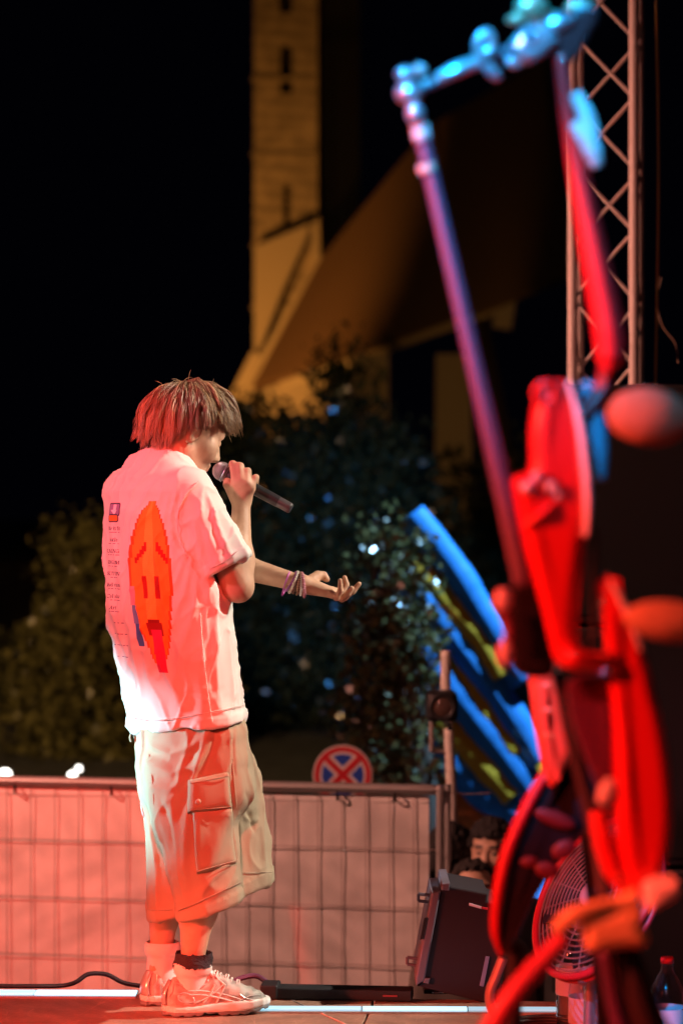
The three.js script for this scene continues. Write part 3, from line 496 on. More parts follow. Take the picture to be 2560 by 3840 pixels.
{
  const lo = V(-0.76, 0.66, -7.06), hi = V(-0.2, 1.56, -6.24), g = netMesh(shirtField, lo, hi, 0.0058);
  const C = [
    crease(outerShirt, [[716, 2030], [660, 2180], [560, 2330], [490, 2440]], 0.02, 0.011, 0.8, 1.6), crease(outerShirt, [[725, 2070], [690, 2230], [600, 2430], [540, 2560]], 0.02, 0.012, 0.7, 1.7),
    crease(outerShirt, [[735, 2100], [735, 2260], [680, 2440], [640, 2600]], 0.018, 0.01, 0.7, 1.6), crease(outerShirt, [[660, 1850], [640, 1930], [645, 2030], [690, 2110]], 0.012, 0.011), crease(outerShirt, [[690, 1850], [672, 1940], [690, 2040]], 0.011, 0.01),
    crease(outerShirt, [[628, 1860], [612, 1960], [630, 2080]], 0.016, 0.008), crease(outerShirt, [[640, 2140], [560, 2250], [500, 2300]], 0.018, 0.006), crease(outerShirt, [[800, 2340], [806, 2480], [818, 2600], [830, 2680]], 0.018, 0.008, 0.7, 1.4),
    crease(outerShirt, [[845, 2300], [862, 2450], [880, 2600], [890, 2680]], 0.016, 0.007), crease(outerShirt, [[760, 2420], [752, 2560], [770, 2690]], 0.022, 0.009, 0.7, 1.4), crease(outerShirt, [[600, 2480], [650, 2580], [690, 2690]], 0.028, 0.01, 0.8, 1.4),
    crease(outerShirt, [[500, 2350], [520, 2500], [540, 2700]], 0.03, 0.01, 0.8, 1.3), crease(outerShirt, [[690, 2590], [760, 2585], [850, 2560]], 0.01, 0.006), crease(outerShirt, [[700, 2610], [780, 2625], [870, 2590]], 0.01, 0.005),
    crease(outerShirt, [[745, 1870], [762, 1960], [800, 2050], [830, 2120]], 0.014, 0.008), crease(outerShirt, [[778, 1850], [812, 1960], [852, 2060], [880, 2100]], 0.013, 0.008), crease(outerShirt, [[730, 1960], [752, 2060], [790, 2140]], 0.012, 0.008),
    crease(outerShirt, [[790, 1900], [800, 2000], [850, 2080]], 0.008, -0.006), crease(outerShirt, [[450, 1900], [520, 1930], [610, 1880]], 0.03, 0.006), crease(outerShirt, [[415, 2150], [440, 2300], [470, 2450]], 0.03, 0.008),
  ].filter(Boolean);
  creases(g, C, (p, n) => {
    const rg = 1 - Math.abs(noise3(p.x * 5.2 + p.y * 1.6, p.y * 2.2, p.z * 5.2)), rg2 = 1 - Math.abs(noise3(p.x * 11 + 5, p.y * 5.5 - p.x * 4, p.z * 11)); let d = 0.006 * fbm(p.x * 5, p.y * 3.2, p.z * 5 + 3, 2) + 0.011 * rg ** 5 * sstep(1.42, 1.2, p.y) + 0.005 * rg2 ** 6;
    const h = p.y - hemAt(p.x, p.z); if (h < 0.03) d += 0.0032 * sstep(0.0, 0.004, 0.029 - h); if (h < 0.2) d += 0.004 * sstep(0.2, 0, h) * Math.sin(Math.atan2(p.z + 6.62, p.x + 0.42) * 7);
    const sr = (p.x - slB.x) * slD.x + (p.y - slB.y) * slD.y + (p.z - slB.z) * slD.z; if (sr > -0.024 && sleeveR(p.x, p.y, p.z) < 0.02) d += 0.0025;
    return d;
  });
  // uv: distance round the back from the spine, and height
  const flat = g.toNonIndexed(), pos = flat.attributes.position, uv = new Float32Array(pos.count * 2), u = [0, 0, 0];
  const keepN = g.attributes.normal; void keepN;
  for (let t = 0; t < pos.count; t += 3) {
    for (let k = 0; k < 3; k++) { const [s, f, A, B2] = shirtCol.uv(pos.getX(t + k), pos.getY(t + k), pos.getZ(t + k)); const a = Math.atan2(s / A, -f / B2); u[k] = a * (A + B2) / 2; }
    let m = Math.max(...u) - Math.min(...u) > 0.3; for (let k = 0; k < 3; k++) m = m || Math.min(sleeveR(pos.getX(t + k), pos.getY(t + k), pos.getZ(t + k)), sleeveL(pos.getX(t + k), pos.getY(t + k), pos.getZ(t + k))) < 0.014;
    for (let k = 0; k < 3; k++) {
      const y = pos.getY(t + k);
      uv[2 * (t + k)] = m ? 0.02 : clamp((u[k] + 0.2) / 0.5, 0.005, 0.995); uv[2 * (t + k) + 1] = clamp((y - 0.74) / 0.76, 0.005, 0.995);
    }
  }
  flat.setAttribute('uv', new THREE.BufferAttribute(uv, 2));
  const print = canvasTex(1024, 1536, (c, w, h) => {
    c.fillStyle = '#dbd7d0'; c.fillRect(0, 0, w, h);
    const X = (u_) => (u_ + 0.2) / 0.5 * w, Y = (py) => h - (b(0, py).y - 0.74) / 0.76 * h, r = rng(9);
    for (let i = 0; i < 2600; i++) { c.fillStyle = `rgba(120,110,100,${0.02 + 0.02 * r()})`; c.fillRect(r() * w, r() * h, 2 + r() * 3, 2 + r() * 3); }
    // stretched blocky face: brows, eyes, open mouth, tongue, tear
    const top = 1872, bot = 2500, cu = 0.122, hw = 0.068;
    for (let y = top; y < bot; y += 8) {
      const t = (y - top) / (bot - top), e = Math.sin(Math.PI * Math.pow(t, 0.86)) ** 0.78, q = Math.round(e * 12) / 12 * hw;
      const x0 = X(cu - q), x1 = X(cu + q), y0 = Y(y), y1 = Y(y + 8) + 1;
      c.fillStyle = '#d8581e'; c.fillRect(x0, y0, x1 - x0, y1 - y0);
      const mix = q * 0.86; c.fillStyle = '#f08a2c'; c.fillRect(X(cu - mix), y0, X(cu + mix) - X(cu - mix), y1 - y0);
      c.fillStyle = '#f4a640'; if (t < 0.75) c.fillRect(X(cu - q * 0.32), y0, X(cu + q * 0.2) - X(cu - q * 0.32), y1 - y0);
    }
    const R2 = (u0, u1, p0, p1, col) => { c.fillStyle = col; c.fillRect(X(u0), Y(p0), X(u1) - X(u0), Y(p1) - Y(p0)); };
    const dk = '#a3170d';
    for (let k = 0; k < 5; k++) { R2(cu - 0.018 - k * 0.0075, cu - 0.010 - k * 0.0075, 2030 + k * 14, 2064 + k * 11, dk); R2(cu + 0.02 + k * 0.0075, cu + 0.028 + k * 0.0075, 2030 + k * 14, 2064 + k * 11, dk); }
    R2(cu - 0.028, cu - 0.014, 2154, 2236, dk); R2(cu + 0.012, cu + 0.028, 2154, 2236, dk);
    R2(cu - 0.018, cu + 0.016, 2312, 2350, '#7d140c'); R2(cu - 0.024, cu + 0.022, 2324, 2372, '#8d150f');
    R2(cu - 0.016, cu + 0.016, 2350, 2440, '#d02a5a'); R2(cu - 0.012, cu + 0.018, 2440, 2506, '#d02a5a');
    R2(cu - 0.07, cu - 0.052, 2192, 2262, '#d99aa8'); R2(cu - 0.066, cu - 0.048, 2262, 2330, '#6f8fc4'); R2(cu - 0.062, cu - 0.044, 2330, 2412, '#3f70b8');
    // download badge and the list of titles
    c.strokeStyle = '#3a2c4c'; c.lineWidth = 7; c.fillStyle = '#8c7aa4'; c.beginPath(); c.roundRect(X(-0.050), Y(1888), X(0.020) - X(-0.050), Y(1935) - Y(1888), 18); c.fill(); c.stroke();
    c.fillStyle = '#e9dde6'; c.fillRect(X(-0.025), Y(1892), X(-0.008) - X(-0.025), Y(1915) - Y(1892)); c.beginPath(); c.moveTo(X(-0.037), Y(1912)); c.lineTo(X(0.004), Y(1912)); c.lineTo(X(-0.016), Y(1930)); c.fill();
    c.fillStyle = '#e0792c'; c.beginPath(); c.roundRect(X(-0.050), Y(1930), X(0.014) - X(-0.050), Y(1956) - Y(1930), 20); c.fill(); c.stroke();
    c.textAlign = 'center'; const list = ['Make it fit', 'Hustle', 'CALLING', 'KINGDOM', 'SHUT UP IN', 'Bad vision', 'Col slow', 'Art', '', '', '', ''];
    list.forEach((s, i) => { c.fillStyle = '#2f2748'; c.font = 'bold 27px serif'; c.fillText(s, X(-0.016), Y(1988 + i * 42)); c.fillStyle = '#6d5a78'; for (let k = 0; k < 5; k++) c.fillRect(X(-0.046) + k * 26 + r() * 5, Y(1994 + i * 42), 12 + r() * 9, 4); });
  });
  print.wrapS = print.wrapT = THREE.ClampToEdgeWrapping;
  const shirtMesh = mesh('t_shirt', into(flat, singer), new THREE.MeshPhysicalMaterial({ map: print, roughness: 0.9, sheen: 0.35, sheenColor: rgb(0.8, 0.8, 0.8), sheenRoughness: 0.6 }), singer);
  // seams and stitched hems, a thread proud of the cloth (found on the finished, creased surface)
  const grid = new Map(), key = (x, y) => Math.round(x * 160) + ',' + Math.round(y * 160), gp0 = g.attributes.position;
  for (let i = 0; i < gp0.count; i++) { const z = gp0.getZ(i), f = -z / FPX, X = gp0.getX(i) / f, Y = (gp0.getY(i) - EYE) / f, k = Math.round(X / 9) + ',' + Math.round(Y / 9); if (!grid.has(k) || grid.get(k) < z) grid.set(k, z); }
  void key; const top = (x, y) => { let z = -99; for (let a = -1; a < 2; a++) for (let c = -1; c < 2; c++) z = Math.max(z, grid.get((Math.round((x - 1280) / 9) + a) + ',' + (Math.round((1920 - y) / 9) + c)) ?? -99); return z < -50 ? null : P(x, y, -z - 0.0006); };
  const thread = std(0.7, 0.68, 0.64, 0.9), stitch = (name, pts, r) => { const c = new THREE.CatmullRomCurve3(pts.map(([x, y]) => V(x, y, 0))).getPoints(pts.length * 8).map((p) => top(p.x, p.y)).filter(Boolean); if (c.length > 3) mesh(name, into(sweep(c, r, { seg: 5, n: c.length * 2 }), singer), thread, shirtMesh); };
  stitch('side_seam', [[752, 2300], [758, 2400], [770, 2520], [786, 2640], [796, 2706]], 0.0015); stitch('sleeve_seam', [[742, 1806], [700, 1850], [668, 1930], [672, 2010], [704, 2090]], 0.0016);
  stitch('hem_stitch', [[488, 2694], [560, 2702], [650, 2696], [740, 2680], [830, 2662], [916, 2644]], 0.0012); stitch('sleeve_hem_stitch', [[786, 2132], [824, 2116], [862, 2092], [890, 2066]], 0.0012);
  // ribbed collar
  const ring = []; for (let k = 0; k < 26; k++) { const a = k / 26 * 2 * Math.PI, o = J.neck.clone().addScaledVector(Fw, 0.078 * Math.cos(a) + 0.004).addScaledVector(Rt, 0.082 * Math.sin(a)); o.y = shirtTop + 0.0 - 0.05 * Math.max(0, Math.cos(a)) + 0.006 * Math.max(0, -Math.cos(a)) - 0.01 * Math.abs(Math.sin(a)); ring.push(o); }
  const col = mesh('collar', into(sweep(ring, 0.0095, { seg: 8, n: 60, closed: true, flat: 1.4 }), singer), std(0.82, 0.8, 0.77, 0.95), singer); void col;
}

// ---- cargo shorts
const khaki = new THREE.MeshPhysicalMaterial({ color: rgb(0.38, 0.3, 0.2), roughness: 0.95, sheen: 0.1, sheenColor: rgb(0.5, 0.4, 0.3), bumpMap: null });
const pelvisF = columnField([2640, 2750, 2850, 2950, 3060], [[505, 905], [494, 932], [508, 948], [520, 960], [550, 930]], 1.5, [0, 0, 0, 0, 0]);
const legN = columnField([2850, 2950, 3050, 3200, 3350, 3470], [[535, 885], [540, 884], [562, 886], [612, 893], [655, 903], [668, 908]], 1.0, [-0.06, -0.075, -0.085, -0.09, -0.09, -0.09]);
const legF = columnField([2850, 2950, 3050, 3200, 3320, 3460], [[545, 955], [540, 974], [546, 992], [554, 1012], [557, 1024], [562, 1028]], 0.62, [0.05, 0.07, 0.08, 0.09, 0.09, 0.09]);
const hemN = (x) => b(0, 3450, -0.09).y + 0.33 * (x - b(672, 0, -0.09).x), hemF = (x) => b(0, 3440, 0.09).y + 0.27 * (x - b(562, 0, 0.09).x);
const pY0 = b(0, 3040).y, pY1 = b(0, 2670).y;
function shortsField(x, y, z) {
  const pv = smax(smax(pelvisF(x, y, z), pY0 - y, 0.05), y - pY1, 0.01);
  let n = legN(x, y, z), f = legF(x, y, z); const hn = hemN(x) - y, hf = hemF(x) - y, nIn = n + 0.018, fIn = f + 0.018, tp = y - b(0, 2830).y;
  n = Math.max(smax(smax(n, hn, 0.004), tp, 0.03), -Math.max(nIn, -hn - 0.05)); f = Math.max(smax(smax(f, hf, 0.004), tp, 0.03), -Math.max(fIn, -hf - 0.05));
  const gap = sstep(b(0, 3060).y, b(0, 2900).y, y);
  return smin(smin(n, f, 0.004 + 0.04 * gap), pv, 0.04);
}
{
  const lo = V(-0.62, 0.18, -7.02), hi = V(-0.12, 0.88, -6.3), g = netMesh(shortsField, lo, hi, 0.0058);
  const C = [
    crease(shortsField, [[560, 2790], [640, 2830], [720, 2800], [790, 2730]], 0.02, 0.012), crease(shortsField, [[545, 2850], [640, 2900], [740, 2870], [800, 2780]], 0.02, 0.011), crease(shortsField, [[560, 2950], [640, 2960], [720, 2900]], 0.022, 0.01),
    crease(shortsField, [[780, 2740], [745, 2850], [715, 2960], [700, 3100], [690, 3250], [700, 3400]], 0.02, 0.014, 0.8, 1.3), crease(shortsField, [[815, 2720], [800, 2800], [760, 2900]], 0.014, -0.012), crease(shortsField, [[640, 3020], [655, 3150], [672, 3300], [690, 3420]], 0.02, 0.009),
    crease(shortsField, [[600, 3000], [640, 3100], [655, 3200]], 0.022, -0.01), crease(shortsField, [[860, 3000], [800, 3080], [760, 3180]], 0.013, 0.006), crease(shortsField, [[870, 3230], [800, 3290], [730, 3380]], 0.014, 0.008), crease(shortsField, [[890, 3290], [830, 3340], [760, 3400]], 0.012, 0.006),
    crease(shortsField, [[950, 2800], [935, 2900], [945, 3000], [960, 3150]], 0.016, 0.008), crease(shortsField, [[925, 2980], [940, 3060], [955, 3130]], 0.014, -0.012), crease(shortsField, [[985, 3000], [990, 3150], [995, 3280]], 0.014, 0.007), crease(shortsField, [[915, 3060], [940, 3080], [975, 3070]], 0.01, 0.006),
    crease(shortsField, [[560, 3100], [585, 3250], [600, 3420]], 0.014, 0.009), crease(shortsField, [[610, 3160], [635, 3280], [645, 3430]], 0.012, -0.008), crease(shortsField, [[865, 2690], [868, 2790], [872, 2900], [890, 3100], [902, 3290]], 0.007, -0.011),
  ].filter(Boolean);
  creases(g, C, (p) => { const hn = Math.min(Math.abs(p.y - hemN(p.x) - 0.015), Math.abs(p.y - hemF(p.x) - 0.015)); const rg = 1 - Math.abs(noise3(p.x * 7 + 3, p.y * 3.2 + p.x * 2, p.z * 7)); return 0.004 * fbm(p.x * 6, p.y * 3, p.z * 6 + 9, 2) + 0.006 * rg ** 6 + 0.0015 * fbm(p.x * 24, p.y * 14, p.z * 24, 2) + (hn < 0.016 ? 0.003 : 0); });
  planarUV(g, V(1, 0, 0.3), V(0, 1, 0));
  const twill = noiseTex(256, (x, y) => [128 + 70 * Math.sin((x + y) * Math.PI * 2 * 24) + 40 * wrapN(x, y, 12)]);
  const km = khaki.clone(); km.bumpMap = rep(twill, 26, 26); km.bumpScale = 0.0003;
  const sh = mesh('shorts', into(g, singer), km, singer);
  // cargo pocket with flap, side seam, slanted hand pocket
  const pouch = mesh('cargo_pocket', into(sewn(shortsField, [[722, 3036], [862, 3020], [880, 3236], [738, 3276]], 18, 24, 0.014, (s, t) => 0.006 * Math.sin(3 * t + 2 * s) + 0.004 * Math.sin(9 * s + 5 * t)), singer), km, sh); void pouch;
  const flap = mesh('pocket_flap', into(sewn(shortsField, [[708, 2926], [852, 2894], [862, 3020], [706, 3046]], 18, 14, 0.021, (s, t) => 0.004 * t + 0.003 * Math.sin(6 * s)), singer), km, sh); void flap;
  const sp = onto(shortsField, 744, 3002, 6, 7.2), sn = gradient(shortsField, sp); mesh('snap_button', into(new THREE.SphereGeometry(0.0075, 14, 8).scale(1, 1, 0.5).translate(sp.x + sn.x * 0.027, sp.y, sp.z + sn.z * 0.027), singer), std(0.42, 0.35, 0.25, 0.5), sh);
  for (const [line, r] of [[[[866, 2700], [868, 2780], [870, 2850]], 0.0035], [[[872, 2860], [884, 3000], [894, 3150], [902, 3290]], 0.003], [[[560, 2830], [575, 2950], [580, 3060]], 0.0022]]) {
    const pts = line.map(([x, y]) => onto(shortsField, x, y, 6, 7.2)).filter(Boolean); if (pts.length > 1) mesh('seam', into(sweep(pts, r, { seg: 6, n: 24 }), singer), km, sh);
  }
  for (const pts of [[[676, 3412], [740, 3384], [820, 3344], [898, 3308]], [[728, 3050], [742, 3262]], [[744, 3262], [872, 3224]], [[716, 3034], [856, 3010]], [[716, 2938], [848, 2908]], [[566, 3408], [610, 3412], [656, 3408]], [[912, 3272], [970, 3272], [1016, 3270]]]) {
    const c = new THREE.CatmullRomCurve3(pts.map(([x, y]) => V(x, y, 0))).getPoints(20).map((p) => { const h = onto(shortsField, p.x, p.y, 6, 7.2); return h && h.addScaledVector(gradient(shortsField, h), pts[0][1] < 3300 && pts[0][0] < 800 && pts[0][1] > 2900 ? (pts[0][1] < 3040 && pts.length === 2 && pts[1][1] < 3020 ? 0.0235 : 0.0165) : 0.0065); }).filter(Boolean);
    if (c.length > 3) mesh('stitching', into(sweep(c, 0.0013, { seg: 5, n: 40 }), singer), std(0.4, 0.33, 0.24, 0.9), sh);
  }
  // back strap hanging from the waist at the rear
  mesh('waist_tab', into(sweep([b(497, 2738), b(488, 2765), b(492, 2782)], [0.006, 0.008, 0.006], { seg: 6, n: 8, flat: 0.4 }), singer), km, sh);
  mesh('cord', into(sweep([b(538, 2960, -0.0), b(530, 3000, 0), b(534, 3040, 0), b(541, 3062, 0)], 0.003, { seg: 6, n: 14 }), singer), std(0.6, 0.6, 0.58, 0.8), sh);
}

// ---- socks
const sockM = std(0.78, 0.74, 0.7, 0.95);
function sock(top, bottom, r0, r1, folds) {
  const pos = [], idx = [], n = 26, m = 96, ax = bottom.clone().sub(top), uv = [];
  for (let i = 0; i <= n; i++) for (let j = 0; j <= m; j++) {
    const t = i / n, a = j / m * 2 * Math.PI, c = top.clone().addScaledVector(ax, t), cuff = t < folds ? 0.007 * Math.sin(Math.PI * Math.min(1, t / folds)) ** 0.5 : 0;
    const r = lerp(r0, r1, t) + 0.0011 * Math.sin(a * 48) + cuff + 0.0015 * Math.sin(a * 3 + t * 5);
    pos.push(c.x + Math.cos(a) * r, c.y, c.z + Math.sin(a) * r); uv.push(j / m, t);
  }
  for (let i = 0; i < n; i++) for (let j = 0; j < m; j++) { const a = i * (m + 1) + j; idx.push(a, a + 1, a + m + 1, a + 1, a + m + 2, a + m + 1); }
  const g = new THREE.BufferGeometry(); g.setAttribute('position', new THREE.Float32BufferAttribute(pos, 3)); g.setAttribute('uv', new THREE.Float32BufferAttribute(uv, 2)); g.setIndex(idx); g.computeVertexNormals(); return g;
}
mesh('sock', into(sock(b(611, 3530, 0.078), b(606, 3700, 0.085), 0.044, 0.043, 0.3), singer), sockM, singer);
const nearSock = mesh('sock', into(sock(b(723, 3606, -0.076), b(716, 3740, -0.06), 0.0465, 0.041, 0.36), singer), sockM, singer);
{ // dark fuzzy band round the near ankle
  const g = sock(b(727, 3570, -0.076), b(724, 3622, -0.075), 0.0475, 0.0525, 0.0), p = g.attributes.position, c0 = b(725, 3600, -0.076);
  for (let i = 0; i < p.count; i++) { const x = p.getX(i) - c0.x, z = p.getZ(i) - c0.z, y = p.getY(i), k = 1 + 0.07 * fbm(x * 260, y * 260, z * 260, 2) + 0.02; p.setXYZ(i, c0.x + x * k, y + 0.006 * fbm(x * 90, y * 20, z * 90, 2), c0.z + z * k); }
  g.computeVertexNormals();
  mesh('ankle_band', into(g, singer), std(0.03, 0.02, 0.024, 0.9), nearSock);
}

// ---- running shoes
const SX = [-0.004, 0.008, 0.025, 0.055, 0.085, 0.11, 0.135, 0.16, 0.2, 0.24, 0.27, 0.288, 0.296];
const SH = [0.035, 0.09, 0.106, 0.092, 0.084, 0.1, 0.116, 0.106, 0.087, 0.071, 0.058, 0.043, 0.03], SW = [0.014, 0.031, 0.042, 0.047, 0.048, 0.048, 0.047, 0.047, 0.05, 0.048, 0.04, 0.026, 0.012];
const shoeUpper = (x, y, z) => { const h = table(SX, SH, x), w = table(SX, SW, x); let l = (Math.abs(z) / w) ** 2.6 + (Math.max(0, y - 0.012) / (h - 0.012)) ** 2.6; l = l ** (1 / 2.6); return Math.max((l - 1) * Math.min(w, h) * 0.8, -x - 0.004 + 0.35 * Math.max(0, y - 0.03) * 0, x - 0.297, 0.014 - y); };
const soleY = (x) => 0.012 * sstep(0.2, 0.3, x);
const shoeMid = (x, y, z) => { const w = table(SX, SW, x) + 0.0045, yy = y - soleY(x), l = (Math.abs(z) / w) ** 3; return smax(Math.max((l ** (1 / 3) - 1) * w * 0.8, -x - 0.011, x - 0.3), Math.max(yy - 0.034 + 0.006 * Math.sin(x * 22 + 0.6), 0.011 - yy), 0.006); };
const shoeOut = (x, y, z) => { const w = table(SX, SW, x) + 0.002, yy = y - soleY(x), l = (Math.abs(z) / w) ** 3, tread = 0.0045 * (Math.sin(x * 190) > 0.55 ? 1 : 0) + 0.008 * Math.exp(-(((x - 0.12) / 0.022) ** 2)); return Math.max((l ** (1 / 3) - 1) * w * 0.8, -x - 0.012, x - 0.296, yy - 0.0125, tread - yy); };
const shoeParts = (() => {
  const lo = V(-0.03, -0.012, -0.07), hi = V(0.32, 0.14, 0.07), near = (x, y) => { const p = march(shoeUpper, V(x, y, 0.07), V(x, y, -0.01)); return p ?? V(x, y, 0.03); };
  const far = (x, y) => { const p = march(shoeUpper, V(x, y, -0.07), V(x, y, 0.01)); return p ?? V(x, y, -0.03); };
  const line = (pts, r, side = near) => sweep(pts.map(([x, y]) => side(x, y)), r, { seg: 6, n: 20, flat: 0.7 });
  const stripes = [], trims = [];
  for (const s of [near, far]) {
    stripes.push(line([[0.135, 0.088], [0.12, 0.062], [0.1, 0.038]], 0.0038, s), line([[0.163, 0.082], [0.15, 0.06], [0.137, 0.036]], 0.0038, s), line([[0.06, 0.062], [0.1, 0.06], [0.15, 0.05], [0.2, 0.035]], 0.0036, s), line([[0.058, 0.072], [0.1, 0.071], [0.16, 0.06], [0.225, 0.038]], 0.003, s), line([[0.075, 0.038], [0.11, 0.052], [0.145, 0.075], [0.16, 0.088]], 0.003, s));
    trims.push(line([[0.03, 0.062], [0.045, 0.068], [0.07, 0.058], [0.075, 0.044], [0.05, 0.04], [0.032, 0.048], [0.03, 0.062]], 0.0026, s), line([[0.006, 0.055], [0.015, 0.07], [0.02, 0.09]], 0.0026, s), line([[0.205, 0.06], [0.22, 0.048], [0.25, 0.04], [0.285, 0.036]], 0.0034, s), line([[0.2, 0.04], [0.24, 0.052], [0.272, 0.05]], 0.0028, s), line([[0.02, 0.095], [0.055, 0.084], [0.085, 0.075], [0.108, 0.088]], 0.004, s));
  }
  const laces = []; for (let k = 0; k < 6; k++) { const x = 0.122 + k * 0.016, y = table(SX, SH, x) + 0.001; laces.push(sweep([V(x - 0.006, y - 0.014, 0.027), V(x, y, 0.012), V(x + 0.006, y + 0.001, -0.012), V(x + 0.012, y - 0.014, -0.027)], 0.0028, { seg: 6, n: 10 })); if (k % 2) laces.push(sweep([V(x, y - 0.012, 0.026), V(x + 0.01, y + 0.002, 0.002), V(x + 0.004, y - 0.012, -0.026)], 0.0026, { seg: 6, n: 10 })); }
  laces.push(sweep([V(0.125, 0.108, 0), V(0.13, 0.118, 0.016), V(0.145, 0.1, 0.03), V(0.135, 0.098, 0.012)], 0.0024, { seg: 6, n: 14 }), sweep([V(0.125, 0.108, 0), V(0.14, 0.104, 0.02), V(0.165, 0.085, 0.042)], 0.0024, { seg: 6, n: 12 }));
  const tongue = sweep([V(0.155, 0.085, 0), V(0.13, 0.112, 0), V(0.112, 0.132, 0), V(0.104, 0.143, 0)], [0.022, 0.026, 0.027, 0.022], { seg: 14, n: 14, flat: 0.3 });
  const up = netMesh(shoeUpper, lo, hi, 0.0036), p = up.attributes.position, col = new Float32Array(p.count * 3);
  for (let i = 0; i < p.count; i++) { const x = p.getX(i), y = p.getY(i), m = (Math.sin(x * 900) * Math.sin(y * 900) > 0 ? 0.92 : 1) * (1 + 0.12 * fbm(x * 30, y * 30, p.getZ(i) * 30, 2)), dark = sstep(0.5, 0.6, Math.abs(fbm(x * 14, y * 22, 2, 2)) + 0.35) * 0.35; col[3 * i] = 0.52 * m * (1 - dark); col[3 * i + 1] = 0.48 * m * (1 - dark); col[3 * i + 2] = 0.42 * m * (1 - dark); }
  up.setAttribute('color', new THREE.BufferAttribute(col, 3));
  return { up, mid: netMesh(shoeMid, lo, hi, 0.0036), out: netMesh(shoeOut, lo, hi, 0.0034), stripes: merge(stripes), trims: merge(trims), laces: merge(laces), tongue, counter: sweep([V(-0.004, 0.03, 0), V(-0.006, 0.055, 0), V(0.002, 0.078, 0), V(0.012, 0.098, 0)], [0.022, 0.02, 0.018, 0.014], { seg: 10, n: 12, flat: 0.35, up: V(1, 0, 0) }) };
})();
const shoeM = { up: new THREE.MeshStandardMaterial({ vertexColors: true, roughness: 0.55 }), mid: std(0.8, 0.77, 0.72, 0.6), out: std(0.2, 0.2, 0.2, 0.7), stripe: std(0.75, 0.73, 0.68, 0.35, 0.3), trim: std(0.6, 0.58, 0.55, 0.3, 0.5), lace: std(0.75, 0.7, 0.64, 0.9) };
function shoe(heel, yaw, label) {
  const g = new THREE.Group(); g.name = 'shoe'; g.position.set(heel.x - singer.position.x, heel.y, heel.z - singer.position.z); g.rotation.y = yaw; g.scale.setScalar(0.95); singer.add(g);
  mesh('upper', shoeParts.up, shoeM.up, g); mesh('midsole', shoeParts.mid, shoeM.mid, g); mesh('outsole', shoeParts.out, shoeM.out, g); mesh('side_stripes', shoeParts.stripes, shoeM.stripe, g); mesh('overlays', shoeParts.trims, shoeM.trim, g); mesh('laces', shoeParts.laces, shoeM.lace, g); mesh('tongue', shoeParts.tongue, shoeM.up.clone(), g).material.vertexColors = false; mesh('heel_counter', shoeParts.counter, shoeM.trim, g);
  return g;
}
shoe(V(P(624, 3800, 6.55).x, 0.0015, -6.535), 0.2); shoe(V(P(548, 3770, 6.66).x, 0.0015, -6.665), 0.72);

